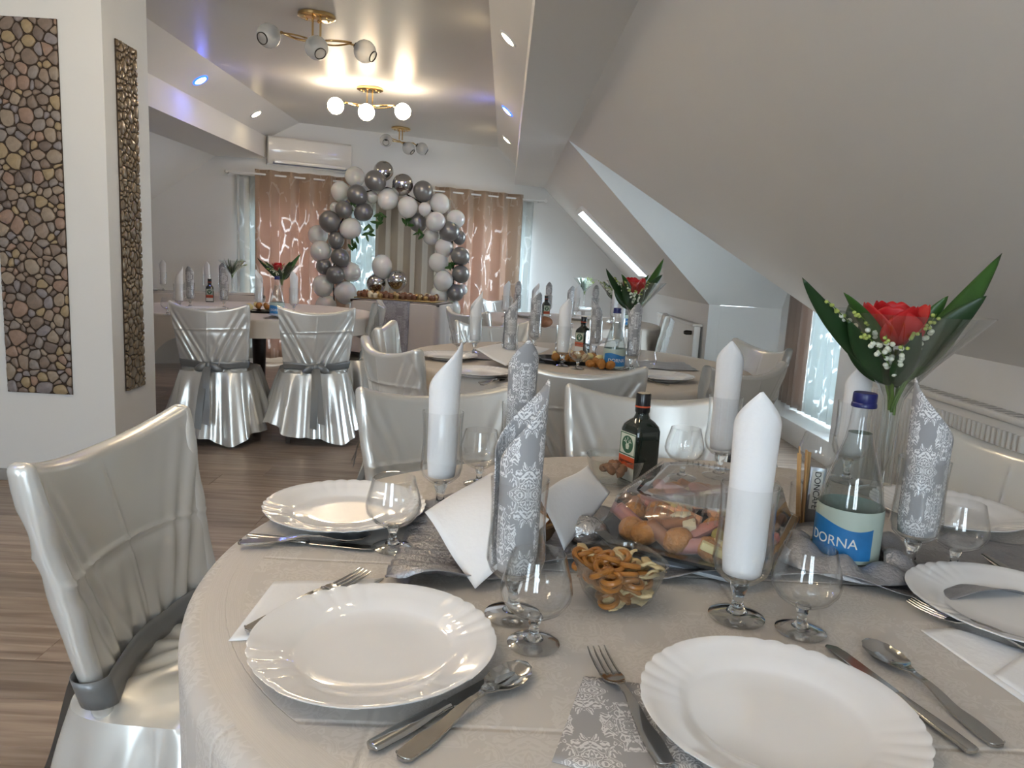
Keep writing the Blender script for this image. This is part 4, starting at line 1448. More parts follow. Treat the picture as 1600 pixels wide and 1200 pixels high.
# ================================================================ near table
z1 = TZ + 0.0014
for (x, y), rz, lab in (((-0.1251, 0.7682), 0.35, 'empty white scalloped plate at the front left of the near table'),
                        ((0.2932, 0.6684), 0.9, 'empty white scalloped plate at the front centre right, cut by the bottom edge'),
                        ((0.7215, 0.9385), 0.2, 'white scalloped plate cut by the right edge of the photo'),
                        ((-0.2519, 1.2103), 0.1, 'white scalloped plate at the back left of the near table'),
                        ((0.8768, 1.3616), 0.6, 'white plate behind the right patterned napkin and brandy glass')):
    place(P_PLATE, (x, y, z1), rz, lab)

# glasses with rolled napkins
# (glass x, y, napkin kind, direction of the napkin point in degrees, napkin label, glass label)
for (x, y), kind, pk, dz, nl_, gl_ in (
        ((-0.0952, 1.2635), 'w', -15, -0.012, 'white rolled napkin with a slanted top left of the patterned ones', 'tall footed glass holding the left white napkin beside the brandy glass'),
        ((0.0317, 0.8738), 'g', 15, 0.006, 'grey damask rolled napkin in front, its flap curling open', 'tall footed glass in front holding the curling damask napkin'),
        ((0.324, 0.8967), 'w', -106, 0.016, 'white rolled napkin with a centred point in front of the food platter', 'tall footed glass in front of the food platter'),
        ((0.6533, 1.0819), 'g', 165, 0.0, 'grey damask rolled napkin right of the water bottle', 'tall footed glass right of the water bottle'),
        ((0.0427, 1.3778), 'g', -75, 0.0, 'grey damask rolled napkin standing directly behind the curling one', 'tall footed glass behind the front damask napkin'),
        ((0.4944, 1.5729), 'w', -106, 0.0, 'shaded white rolled napkin behind the front centre white napkin', 'tall footed glass behind the food platter'),
        ((0.785, 1.585), 'w', -40, -0.01, 'white rolled napkin behind the water bottle and flower vase', 'tall footed glass behind the water bottle')):
    place(P_PIL, (x, y, z1), random.uniform(0, 6), gl_)
    place(P_NW if kind == 'w' else P_NG, (x, y, z1 + dz * 0 ), radians(pk) + pi / 2, nl_)

for (x, y), lab in (((-0.1514, 1.0766), 'brandy glass beside the back left plate'),
                    ((0.0552, 0.8044), 'brandy glass in front beside the front left plate'),
                    ((0.3961, 0.8661), 'brandy glass right of the front white napkin'),
                    ((0.7271, 1.0902), 'brandy glass at the right beside the damask napkin'),
                    ((-0.0312, 1.4244), 'brandy glass half hidden behind the white paper napkin'),
                    ((0.406, 1.5431), 'brandy glass behind the plastic platter lid'),
                    ((0.70, 1.55), 'brandy glass behind the wooden stirrers')):
    place(P_BRA, (x, y, z1), random.uniform(0, 6), lab)

# napkins lying flat
def flat(name, pts, material, label, fold=0.35):
    a, b, c, d = [Vector((p[0], p[1], 0)) for p in pts]
    o_ = (a + b + c + d) / 4
    def f(u, v):
        p = (a * (1 - u) + b * u) * (1 - v) + (d * (1 - u) + c * u) * v
        q = p - o_
        e = min(u, 1 - u, v, 1 - v)
        return (q.x, q.y, 0.0008 + 0.0015 * sin(9 * u) * sin(7 * v) ** 2 * (1 if e < 0.1 else 0.3), u * 0.16, v * 0.16)
    m = MB().grid(f, 14, 14)
    # second ply, slightly shifted
    if fold:
        m.grid(lambda u, v: (lambda r: (r[0] * 0.9 + 0.004, r[1] * 0.9 + 0.003, r[2] + 0.0016, r[3], r[4]))(f(u * fold + (1 - fold), v)), 6, 10)
    ob = obj(name, m.mesh(name, weld=False), material, None, (o_.x, o_.y, TZ + 0.0006))
    ob.modifiers.new('thickness', 'SOLIDIFY').thickness = 0.0006
    return tag(ob, label, 'napkin')


flat('paper_napkin', ((-0.2925, 0.7809), (-0.2153, 0.798), (-0.1461, 0.9655), (-0.2901, 0.9395)), 'paper_white', 'flat white paper napkin under the front left plate and fork')
flat('paper_napkin', ((0.0643, 0.598), (0.2016, 0.5557), (0.2006, 0.727), (0.1081, 0.7407)), 'napkin_damask_flat', 'flat grey patterned napkin under the front fork', 0)
flat('paper_napkin', ((0.5606, 0.8862), (0.5882, 0.7092), (0.7091, 0.8137), (0.6111, 0.896)), 'paper_white', 'flat white paper napkin at the right under a fork')

zc_ = TZ + 0.0012
lay(P_KNIFE, *(-0.1009, 0.5996), *(0.0284, 0.7419), 'dinner knife right of the front left plate', zc_)
lay(P_SPOON, *(-0.0707, 0.5895), *(0.0604, 0.7681), 'soup spoon beside the knife of the front left plate', zc_)
lay(P_FORK, *(-0.2765, 0.7954), *(-0.1612, 0.9809), 'fork behind the front left plate on a white napkin', TZ + 0.0042)
lay(P_FORK, *(0.1672, 0.5925), *(0.1224, 0.8044), 'fork lying on the grey patterned napkin', TZ + 0.003)
lay(P_SPOON, *(0.5034, 0.6443), *(0.4606, 0.8606), 'soup spoon right of the large centre plate', zc_)
lay(P_KNIFE, *(0.4704, 0.63), *(0.4261, 0.7903), 'dinner knife half under the large centre plate', zc_)
lay(P_FORK, *(0.7, 0.792), *(0.6063, 0.9166), 'fork on the white napkin at the right edge', TZ + 0.0042)
lay(P_KNIFE, *(-0.3782, 1.0874), *(-0.1836, 1.0649), 'dinner knife in front of the back left plate', zc_)
lay(P_SPOON, *(-0.378, 1.051), *(-0.196, 1.0893), 'soup spoon in front of the back left plate', TZ + 0.006)
lay(P_KNIFE, *(0.8169, 1.0553), *(0.8179, 1.1547), 'knife behind the right-hand plate', zc_)

# grey runner across the table
def rn(u, v):
    x = -0.14 + 1.18 * u
    hwid = 0.12 + 0.05 * exp(-(u / 0.22) ** 2) + 0.012 * sin(23 * u)
    yc = 1.11 + 0.03 * sin(5 * u)
    s = 2 * v - 1
    e = abs(s) ** 3
    z = 0.0025 + 0.0015 * sin(40 * x + 7 * s) ** 2
    lump = e * (0.010 + 0.008 * sin(31 * x + 2 * s)) + 0.016 * exp(-((u - 0.03) / 0.10) ** 2) * abs(sin(16 * s + 25 * x)) * e ** 0.3
    return (x, yc + s * hwid + 0.012 * sin(17 * x) * e, TZ + z + max(0, lump), x, s)
ru = obj('table_runner', MB().grid(rn, 120, 40).mesh('table_runner'), 'runner_grey')
ru.modifiers.new('thickness', 'SOLIDIFY').thickness = 0.001
tag(ru, 'crumpled shiny grey runner across the near table', 'table runner')
# a crumpled fold of it bunched round the bottle
def cr_(u, v):
    a = 2 * pi * u
    r = 0.058 + 0.055 * v
    z = 0.034 * sin(pi * (0.25 + 0.75 * v)) * (0.55 + 0.45 * sin(3 * a + 0.6) * sin(5 * a)) + 0.008
    return (r * cos(a) * (1 + 0.10 * sin(4 * a)), r * sin(a), max(z, 0.003 if v > 0.95 else 0.005))
bf = obj('bunched_cloth', MB().grid(cr_, 72, 12, True).mesh('bunched_cloth'), 'runner_grey', None, (0.5627, 1.1088, TZ + 0.004))
bf.modifiers.new('thickness', 'SOLIDIFY').thickness = 0.001
tag(bf, 'grey cloth bunched round the foot of the water bottle', 'cloth')


# ---------------------------------------------------------------- bottles
def water_bottle():
    t = thing('water_bottle', 'x', 'bottle')
    body = [(0.040, 0.0), (0.046, 0.003), (0.049, 0.012), (0.049, 0.085), (0.0475, 0.10), (0.043, 0.125), (0.036, 0.15), (0.027, 0.178),
            (0.021, 0.20), (0.0175, 0.225), (0.0165, 0.245), (0.0165, 0.252)]
    obj('glass_body', MB().lathe_open([(0, 0.004)] + body, 40), 'glass', t)
    inn = [(0, 0.006)] + [(max(r - 0.0025, 0), z + (0.005 if z < 0.004 else 0)) for r, z in body if z < 0.20] + [(0.0185, 0.20), (0.0175, 0.2095), (0, 0.2095)]
    obj('water_fill', MB().lathe(inn, 40), 'water', t)
    cp = obj('cap', MB().lathe([(0, 0.250), (0.0185, 0.250), (0.0188, 0.252), (0.0182, 0.256), (0.0172, 0.2575), (0.0176, 0.259), (0.0176, 0.270), (0.0165, 0.2725), (0, 0.273)], 28), 'cap_blue', t)
    pale = obj('label_paper', MB().lathe_open([(0.0494, 0.012), (0.0496, 0.020), (0.0496, 0.084), (0.0490, 0.094)], 48), 'label_pale', t)
    f = lambda u, v: (0.0499 * sin((u - 0.5) * 2.5), -0.0499 * cos((u - 0.5) * 2.5), 0.018 + v * (0.052 + 0.006 * sin(6 * u)))
    obj('label_print', MB().grid(f, 30, 6).mesh('label_print'), 'label_blue', t)
    tm = text_mesh('label_lettering', 'DORNA', 0.022, 0.0002)
    for v in tm.vertices:
        a = v.co.x / 0.0502
        z, d = v.co.y + 0.043, v.co.z
        v.co = ((0.0503 + d) * sin(a), -(0.0503 + d) * cos(a), z)
    obj('label_lettering', tm, 'label_white', t)
    return t


def liqueur_bottle():
    t = thing('liqueur_bottle', 'x', 'bottle')
    h = 0.031
    def sect(u, v):
        a = 2 * pi * u
        prof = [(0, 1, 8), (0.003, 1.0, 8), (0.112, 1.0, 8), (0.122, 0.93, 6), (0.131, 0.74, 4), (0.138, 0.52, 2.4), (0.146, 0.45, 2), (0.152, 0.45, 2)]
        k = v * (len(prof) - 1)
        i = min(int(k), len(prof) - 2)
        q = k - i
        z = prof[i][0] * (1 - q) + prof[i + 1][0] * q
        s = prof[i][1] * (1 - q) + prof[i + 1][1] * q
        e = prof[i][2] * (1 - q) + prof[i + 1][2] * q
        c, s_ = cos(a), sin(a)
        r = h * s / (abs(c) ** e + abs(s_) ** e) ** (1 / e)
        return (r * c, r * s_, z)
    m = MB().grid(sect, 56, 35, True)
    m.add([(0, 0, 0)], [])
    obj('glass_body', m.mesh('glass_body'), 'bottle_green_black', t)
    cp = obj('cap', MB().lathe([(0, 0.150), (0.0148, 0.150), (0.0155, 0.152), (0.0155, 0.188), (0.0145, 0.190), (0, 0.190)], 28), 'tray_black', t)
    obj('cap_ring', MB().lathe_open([(0.0158, 0.161), (0.0158, 0.1645)], 28), 'label_orange', cp)
    obj('cap_top', MB().lathe([(0, 0.190), (0.0135, 0.190), (0.0135, 0.1906), (0, 0.1906)], 20), 'gold', cp)
    y = -h - 0.0004
    lb = obj('label_paper', MB().box(-0.026, 0.026, y, y + 0.0003, 0.008, 0.108).mesh('label_paper', False), 'label_cream', t)
    obj('label_border', MB().box(-0.026, 0.026, y - 0.0002, y, 0.060, 0.0625).box(-0.0255, -0.0235, y - 0.0002, y, 0.0625, 0.106).box(0.0235, 0.0255, y - 0.0002, y, 0.0625, 0.106)
        .box(-0.0255, 0.0255, y - 0.0002, y, 0.1045, 0.1065).mesh('label_border', False), 'label_green', lb)
    em = MB().lathe([(0, 0), (0.0185, 0), (0.0185, 0.0003), (0, 0.0003)], 36).mesh('emblem_disc', False)
    obj('emblem_disc', em, 'label_green', lb, (0, y, 0.083), (pi / 2, 0, 0))
    # stag head with antlers and a small cross, in relief ink
    sg = MB()
    yy = y - 0.0006
    sg.prism([(-0.004, -0.010), (0.004, -0.010), (0.006, -0.002), (0.0035, 0.002), (-0.0035, 0.002), (-0.006, -0.002)], 0, 0.0003)
    for s in (-1, 1):
        for a, b in (((0.002, 0.002), (0.009, 0.006)), ((0.009, 0.006), (0.008, 0.012)), ((0.009, 0.006), (0.013, 0.005)), ((0.005, 0.004), (0.004, 0.009))):
            d = Vector((b[0] - a[0], b[1] - a[1])).normalized()
            nx, ny = -d.y * 0.0008, d.x * 0.0008
            sg.prism([(s * (a[0] + nx), a[1] + ny), (s * (b[0] + nx), b[1] + ny), (s * (b[0] - nx), b[1] - ny), (s * (a[0] - nx), a[1] - ny)], 0, 0.0003)
    sg.box(-0.0006, 0.0006, 0.009, 0.0165, 0, 0.0003).box(-0.0022, 0.0022, 0.0125, 0.0136, 0, 0.0003)
    obj('emblem_stag', sg.mesh('emblem_stag', False), 'label_cream', lb, (0, y - 0.0003, 0.083), (pi / 2, 0, 0))
    obj('label_band', MB().box(-0.0262, 0.0262, y - 0.0003, y, 0.036, 0.058).mesh('label_band', False), 'label_orange', lb)
    tm = text_mesh('label_lettering', 'Jägermeister', 0.0092, 0.0002)
    obj('label_lettering', tm, 'print_black', lb, (0, y - 0.0005, 0.047), (pi / 2, 0, 0))
    obj('label_foot', MB().box(-0.026, 0.026, y - 0.0002, y, 0.009, 0.034).mesh('label_foot', False), 'label_white', lb)
    return t


P_WAT, P_LIQ = water_bottle(), liqueur_bottle()
place(P_WAT, (0.5652, 1.1142, z1), -0.92, 'clear water bottle with blue cap and blue label on the near table')
place(P_LIQ, (0.30, 1.50, z1), -1.10, 'black square liqueur bottle with orange label on the near table')


# ---------------------------------------------------------------- vase and bouquet
def vase():
    o = obj('flower_vase', MB().lathe_open([(0, 0.0), (0.050, 0.0), (0.052, 0.003), (0.040, 0.007), (0.022, 0.014), (0.017, 0.03), (0.0155, 0.10), (0.017, 0.17), (0.021, 0.205),
                                       (0.034, 0.232), (0.070, 0.28), (0.110, 0.325), (0.161, 0.383),
                                       (0.158, 0.383), (0.107, 0.326), (0.068, 0.283), (0.031, 0.235), (0.018, 0.208), (0.013, 0.17), (0.0115, 0.10), (0.0, 0.03)], 48), 'glass_thick')
    return tag(o, 'x', 'vase')


def leaf(parent, base, mid, tip, w, material='leaf_green', curl=0.2, twist=0.0):
    a, b, c = Vector(base), Vector(mid), Vector(tip)
    def f(u, v):
        p = a * (1 - v) ** 2 + b * 2 * v * (1 - v) + c * v * v
        d = ((b - a) * (1 - v) + (c - b) * v).normalized()
        s = d.cross(Vector((0, 1, 0.15)))
        s = s.normalized() if s.length > 1e-4 else Vector((1, 0, 0))
        n_ = s.cross(d).normalized()
        ang = twist * v
        s2 = s * cos(ang) + n_ * sin(ang)
        n2 = n_ * cos(ang) - s * sin(ang)
        h = w * sin(pi * min(max(v, 0.0), 1.0) ** 0.75) ** 0.8 + 0.0015 * (1 - v)
        q = 2 * u - 1
        return tuple(p + s2 * q * h + n2 * (curl * h * q * q))
    o = obj('leaf', MB().grid(f, 6, 16).mesh('leaf'), material, parent)
    o.modifiers.new('thickness', 'SOLIDIFY').thickness = 0.0008
    return o


def sprig(parent, base, tip, n, rnd, bud=0.3):
    a, c = Vector(base), Vector(tip)
    b = (a + c) / 2 + Vector((rnd.uniform(-.02, .02), rnd.uniform(-.02, .02), 0.03))
    P = lambda v: a * (1 - v) ** 2 + b * 2 * v * (1 - v) + c * v * v
    st = obj('sprig', MB().tube([P(k / 10) for k in range(11)], [0.0018 - 0.0009 * k / 10 for k in range(11)], 6), 'stem_green', parent)
    for mt, lo, hi in (('bell_white', 0, n - int(n * bud)), ('bud_green', n - int(n * bud), n)):
        m = MB()
        for k in range(lo, hi):
            v = 0.18 + 0.82 * k / n
            p = P(v) + Vector((rnd.uniform(-.009, .009), rnd.uniform(-.009, .009), rnd.uniform(-.008, .004)))
            m.sphere(p, 0.0056 if mt == 'bell_white' else 0.004, 8, 6, (1, 1, 0.9))
        if m.v:
            obj('bells' if mt == 'bell_white' else 'buds', m, mt, st)


def petal(parent, c, az, tilt, w, h, material='petal_red'):
    def f(u, v):
        q = (u - 0.5) * 2
        ww = w * sin(pi * (0.12 + 0.80 * v)) ** 0.7
        r = 0.012 + 0.45 * h * sin(v * 1.5) * tilt
        x = q * ww * cos(q * 0.5)
        y = r - 0.35 * ww * q * q
        z = h * (v - 0.10 * q * q * v - 0.06 * exp(-(q / 0.2) ** 2) * v ** 4)
        ca, sa_ = cos(az), sin(az)
        return (c[0] + x * ca - y * sa_, c[1] + x * sa_ + y * ca, c[2] + z)
    o = obj('petal', MB().grid(f, 12, 12).mesh('petal'), material, parent)
    o.modifiers.new('thickness', 'SOLIDIFY').thickness = 0.001
    return o


VB = (0.82, 1.50, 0.78)
def rel(p):
    return (p[0] - VB[0], p[1] - VB[1], p[2] - VB[2])
def bouquet(red=True, seed=1, small=False):
    rnd = random.Random(seed)
    t = thing('bouquet', 'x', 'bouquet')
    for k in range(6):
        a = k * 1.05
        obj('stem', MB().tube([(0.006 * cos(a), 0.006 * sin(a), 0.17 + 0.005 * k), (0.009 * cos(a + 0.6), 0.009 * sin(a + 0.6), 0.21), (0.045 * cos(a + 0.9), 0.045 * sin(a + 0.9), 0.31)], 0.0028, 6), 'stem_green', t)
    j = (lambda: rnd.uniform(-.012, .012)) if small else (lambda: 0)
    y0 = 1.5
    L = [] if small else [((0.002, -0.006, 0.23), rel((0.6609, 1.47, 1.1249)), rel((0.5804, 1.45, 1.2241)), 0.019, 'leaf_dark', 0.2, 0.3),
         ((0.005, -0.01, 0.25), rel((0.7007, 1.42, 1.15)), rel((0.6428, 1.4, 1.1995)), 0.016, 'leaf_green', 0.5, 1.0),
         ((0.010, -0.006, 0.24), rel((0.8812, 1.45, 1.1191)), rel((1.0132, 1.52, 1.2951)), 0.030, 'leaf_green', 0.35, 0.5),
         ((0.012, -0.002, 0.24), rel((0.8691, 1.45, 1.1312)), rel((0.9299, 1.42, 1.2077)), 0.030, 'leaf_dark', 0.25, 0.2),
         ((0.008, 0.010, 0.24), rel((0.87, 1.52, 1.1314)), rel((0.9038, 1.5, 1.2029)), 0.024, 'leaf_green', 0.3, 0.1),
         ((-0.008, 0.010, 0.235), rel((0.742, 1.55, 1.088)), rel((0.744, 1.58, 1.1815)), 0.030, 'leaf_dark', 0.3, 0.2),
         ((0.010, 0.010, 0.235), rel((0.8823, 1.55, 1.0679)), rel((0.9202, 1.58, 1.1633)), 0.032, 'leaf_dark', 0.3, 0.2),
         ((0.006, -0.014, 0.235), rel((0.7858, 1.42, 1.0605)), rel((0.8022, 1.4, 1.1323)), 0.026, 'leaf_dark', 0.2, 0.2),
         ((-0.006, -0.010, 0.235), rel((0.718, 1.44, 1.0734)), rel((0.6672, 1.42, 1.1483)), 0.022, 'leaf_dark', 0.2, 0.2)]
    for b, m_, tp, w, mt, cl, tw in L:
        leaf(t, b, (m_[0] + j(), m_[1], m_[2]), (tp[0] * (0.85 if small else 1) + j(), tp[1], tp[2] * (0.95 if small else 1) + j()), w, mt, cl, tw)
    if small:                                     # a denser, shorter fan of leaves
        for k in range(14):
            a = k * 2.4 + 0.3
            rr, hh = rnd.uniform(0.05, 0.115), rnd.uniform(0.345, 0.415)
            leaf(t, (0.006 * cos(a), 0.006 * sin(a), 0.225), (0.5 * rr * cos(a), 0.5 * rr * sin(a), 0.31), (rr * cos(a), rr * sin(a), hh), rnd.uniform(0.02, 0.03), ('leaf_green', 'leaf_dark')[k % 2], 0.3, 0.4)
    if red:
        c = rel((0.7839, 1.47, 1.099))
        for az, ti, w, h in ((pi + 0.62, 0.75, 0.066, 0.082), (pi - 0.62, 0.75, 0.066, 0.080), (0.5, 0.7, 0.064, 0.088), (-0.5, 0.7, 0.064, 0.088), (pi / 2, 1.35, 0.058, 0.084), (-pi / 2, 1.35, 0.058, 0.086)):
            petal(t, c, az, ti, w, h)
        obj('flower_stem', MB().tube([(0, 0, 0.19), (c[0] * 0.6, c[1] * 0.6, 0.27), c], 0.004, 8), 'stem_green', t)
    for tip, n_ in (((0.6305, 1.44, 1.1824), 24), ((0.6587, 1.4, 1.1713), 20), ((0.8314, 1.41, 1.1675), 24), ((0.7899, 1.38, 1.1396), 20),
                    ((0.7144, 1.36, 1.1255), 16), ((0.6708, 1.37, 1.1282), 18), ((0.7523, 1.37, 1.1084), 9)):
        sprig(t, (0, -0.008, 0.24), rel(tip), n_, rnd)
    return t


P_VASE = vase()
P_BQ, P_BQG = bouquet(True, 1), bouquet(False, 5, True)
place(P_VASE, (VB[0], VB[1], z1), 0, 'martini-shaped glass flower vase on the near table')
place(P_BQ, (VB[0], VB[1], z1), 0, 'red flower with green leaves and lily of the valley in the near vase')

# ---------------------------------------------------------------- bowl of pretzels
BX, BY = 0.1717, 0.933
def sqb(u, v, prof, e=3.2):
    a = 2 * pi * u
    k = v * (len(prof) - 1)
    i = min(int(k), len(prof) - 2)
    q = k - i
    r = prof[i][0] * (1 - q) + prof[i + 1][0] * q
    z = prof[i][1] * (1 - q) + prof[i + 1][1] * q
    c, s = cos(a), sin(a)
    kk = 1 / (abs(c) ** e + abs(s) ** e) ** (1 / e)
    return (r * kk * c, r * kk * s, z)
BPR = [(0.0, 0.003), (0.035, 0.003), (0.042, 0.008), (0.050, 0.03), (0.0575, 0.058), (0.059, 0.060), (0.0555, 0.058), (0.0475, 0.03), (0.039, 0.010), (0.033, 0.006), (0.0, 0.006)]
def glass_bowl(x, y, rz, label):
    o = obj('glass_bowl', MB().grid(lambda u, v: sqb(u, v, BPR), 56, 40, True).mesh('glass_bowl'), 'glass_thick', None, (x, y, z1 + 0.0005), (0, 0, rz))
    return tag(o, label, 'bowl')
glass_bowl(BX, BY, 0.35, 'small square glass bowl of pretzels and chips on the near table')
tor = MB().grid(lambda u, v: ((0.0115 + 0.0038 * cos(2 * pi * v)) * cos(2 * pi * u), (0.0115 + 0.0038 * cos(2 * pi * v)) * sin(2 * pi * u), 0.0038 * sin(2 * pi * v)), 18, 8, True).mesh('pretzel_ring')
tor.materials.append(MATS['pretzel'])
chp = MB().grid(lambda u, v: ((u - 0.5) * 0.030 * (0.6 + 0.4 * sin(pi * v)), (v - 0.5) * 0.036, 0.004 * sin(3 * u) + 0.003 * cos(4 * v)), 6, 6).mesh('bread_chip')
chp.materials.append(MATS['bread_chip'])
rnd = random.Random(4)
for k in range(92):
    lay_ = k // 23
    lim = 0.029 + 0.0055 * lay_
    px_, py_ = rnd.uniform(-lim, lim), rnd.uniform(-lim, lim)
    c_, s_ = cos(0.35), sin(0.35)
    x, y = BX + px_ * c_ - py_ * s_, BY + px_ * s_ + py_ * c_
    z = TZ + 0.014 + lay_ * 0.0125 + rnd.uniform(0, 0.004) + (0.006 if lay_ == 3 and abs(px_) + abs(py_) < 0.03 else 0)
    rot = (rnd.uniform(-.55, .55), rnd.uniform(-.55, .55), rnd.uniform(0, 6))
    if px_ < 0.004 and rnd.random() < 0.9 or (px_ >= 0.004 and rnd.random() < 0.25):
        o = obj('pretzel_ring', tor, None, None, (x, y, z), rot)
        tag(o, 'small brown ring pretzel in the square glass bowl', 'pretzel', 'ring pretzels in the glass bowl')
    else:
        o = obj('bread_chip', chp, None, None, (x, y, z), rot)
        o.modifiers.new('thickness', 'SOLIDIFY').thickness = 0.003
        tag(o, 'pale herbed bread chip in the square glass bowl', 'snack', 'bread chips in the glass bowl')
nx_, ny_ = 0.2466, 1.4745
glass_bowl(nx_, ny_, 0.1, 'glass bowl of nuts behind the white paper napkin')
for k in range(12):
    a = k * 2.4
    r = 0.007 * sqrt(k)
    o = obj('nut', MB().sphere((0, 0, 0), 0.012, 8, 6, (1, 0.8, 0.7), 0.12), 'nut_brown', None, (nx_ + r * cos(a), ny_ + r * sin(a), TZ + 0.030 + 0.012 * (12 - k) / 12), (a, a, 0))
    tag(o, 'brown nut in the glass bowl behind the paper napkin', 'nut', 'nuts in the rear bowl')

# ---------------------------------------------------------------- food platter
TRX, TRY, TRA = 0.345, 1.17, radians(61)
def trp(x, y, z):
    c, s = cos(TRA), sin(TRA)
    return (TRX + x * c - y * s, TRY + x * s + y * c, TZ + z)
def octo(w, d, ch):
    return [(-w + ch, -d), (w - ch, -d), (w, -d + ch), (w, d - ch), (w - ch, d), (-w + ch, d), (-w, d - ch), (-w, -d + ch)]
def oct_stack(levels, closed_top=True, inner=None):
    m = MB()
    n = 8
    vs = []
    for w, d, ch, z in levels:
        vs += [(x, y, z) for x, y in octo(w, d, ch)]
    fs = [(k * n + i, k * n + (i + 1) % n, (k + 1) * n + (i + 1) % n, (k + 1) * n + i) for k in range(len(levels) - 1) for i in range(n)]
    if closed_top:
        fs.append(tuple((len(levels) - 1) * n + i for i in range(n)))
    return m.add(vs, fs)
pl = thing('food_platter', 'takeaway food platter with black base and clear lid on the near table', 'platter', (TRX, TRY, z1 + 0.003), TRA)
fo = obj('foam_tray', oct_stack([(0.150, 0.112, 0.03, 0.0), (0.158, 0.120, 0.03, 0.008), (0.150, 0.112, 0.03, 0.008)]).mesh('foam_tray', False, 0.002), 'foam_white', pl)
obj('base_tray', oct_stack([(0.145, 0.105, 0.03, 0.009), (0.165, 0.125, 0.04, 0.024), (0.178, 0.137, 0.045, 0.025), (0.178, 0.137, 0.045, 0.028), (0.164, 0.123, 0.04, 0.027), (0.150, 0.110, 0.035, 0.016)]).mesh('base_tray', True), 'tray_black', pl)
ld = obj('lid', oct_stack([(0.182, 0.141, 0.047, 0.024), (0.182, 0.141, 0.047, 0.030), (0.168, 0.127, 0.042, 0.032), (0.160, 0.119, 0.040, 0.050), (0.150, 0.109, 0.038, 0.082), (0.138, 0.097, 0.034, 0.092),
                           (0.112, 0.072, 0.03, 0.092), (0.108, 0.068, 0.03, 0.088)]).mesh('lid', True), 'lid_plastic', pl)
# pressed ribs along the lid shoulder
rb = MB().tube([(0, 0, 0), (0.006, 0, 0.010), (0.011, 0, 0.014)], 0.0016, 5).mesh('lid_rib')
rb.materials.append(MATS['lid_plastic'])
for s in (-1, 1):
    for k in range(22):
        obj('lid_rib', rb, None, ld, (-0.105 + 0.01 * k, s * 0.1105, 0.080), (0, 0, -s * pi / 2))
    for k in range(14):
        obj('lid_rib', rb, None, ld, (s * 0.1515, -0.065 + 0.01 * k, 0.080), (0, 0, pi if s > 0 else 0))
FD = []
def food(name, me, x, y, z, rot, label, cat, group, material):
    o = obj(name, me, material, None, trp(x, y, z), (rot[0], rot[1], rot[2] + TRA))
    return tag(o, label, cat, group)
ball = MB().sphere((0, 0, 0), 0.021, 14, 10, (1.15, 1, 0.85), 0.02).mesh('fried_ball')
slab_ = MB().sphere((0, 0, 0), 0.036, 16, 8, (1.1, 0.9, 0.28), 0.01).mesh('meat_slice')
roll = MB().tube([(-0.03, 0, 0), (-0.026, 0, 0.001), (0.026, 0, 0.001), (0.03, 0, 0)], [0.006, 0.012, 0.012, 0.006], 12).mesh('ham_roll')
cube_ = bev(-0.014, 0.014, -0.010, 0.010, -0.009, 0.009, 0.002, 'cheese_cube')
stick_ = bev(-0.006, 0.006, -0.022, 0.022, -0.006, 0.006, 0.0015, 'cheese_stick')
oliv = MB().sphere((0, 0, 0), 0.0105, 12, 8, (1, 1, 1.2)).mesh('olive')
def cp(me, mt):
    q = me.copy(); q.materials.clear(); q.materials.append(MATS[mt]); return q
M_ = {k: cp(a, b) for k, a, b in (('ball', ball, 'fried'), ('ham', slab_, 'ham'), ('sau', slab_, 'sausage'), ('roll', roll, 'sausage'), ('rollh', roll, 'ham'), ('cream', cube_, 'cream_food'),
                                  ('chs', stick_, 'cheese'), ('salm', stick_, 'salmon'), ('ob', oliv, 'olive_black'), ('og', oliv, 'olive_green'))}
R_ = random.Random(11)
KINDS = {'ball': ('fried_ball', 'golden fried ball inside the lidded food platter', 'fried food', 'fried balls on the platter'),
         'ham': ('ham_slice', 'pink slice of ham under the clear platter lid', 'ham', 'ham slices on the platter'),
         'sau': ('sausage_slice', 'brown slice of sausage under the clear platter lid', 'sausage', 'sausage slices on the platter'),
         'roll': ('meat_roll', 'brown rolled slice of cold meat on the platter', 'meat roll', 'brown meat rolls on the platter'),
         'rollh': ('ham_roll', 'pink rolled slice of ham on the platter', 'meat roll', 'ham rolls on the platter'),
         'cream': ('pastry_piece', 'cream-coloured piece of pastry on the platter', 'pastry', 'pastry pieces on the platter'),
         'chs': ('cheese_stick', 'yellow cheese stick on the platter', 'cheese', 'cheese sticks on the platter'),
         'salm': ('salmon_strip', 'orange salmon-coloured strip on the platter', 'food strip', 'orange strips on the platter')}
def drop(k, x, y, z, sp_=0.45):
    nm, lb_, ct, gr = KINDS[k]
    food(nm, M_[k], x, y, z, (R_.uniform(-sp_, sp_), R_.uniform(-sp_, sp_), R_.uniform(0, 6)), lb_, ct, gr, None)
for k in range(26):                                   # outer ring, brown and golden
    a = 2 * pi * k / 26
    ex = 1 / (abs(cos(a)) ** 4 + abs(sin(a)) ** 4) ** 0.25
    drop(('ball', 'ball', 'roll', 'ball', 'rollh')[k % 5], 0.138 * cos(a) * ex, 0.098 * sin(a) * ex, 0.040 + R_.uniform(0, 0.006))
for k in range(22):                                   # second ring
    a = 2 * pi * k / 22 + 0.1
    drop(('ham', 'ball', 'cream', 'sau', 'roll', 'cream')[k % 6], 0.098 * cos(a), 0.064 * sin(a), 0.050 + R_.uniform(0, 0.006))
for k in range(24):                                   # heaped centre
    r, a = sqrt(R_.random()), R_.uniform(0, 6.28)
    kd = ('cream', 'salm', 'cream', 'chs')[k % 4] if r * cos(a) < 0.15 else ('ham', 'sau', 'cream', 'ham')[k % 4]
    drop(kd, 0.085 * r * cos(a), 0.052 * r * sin(a), 0.060 + 0.012 * (1 - r))
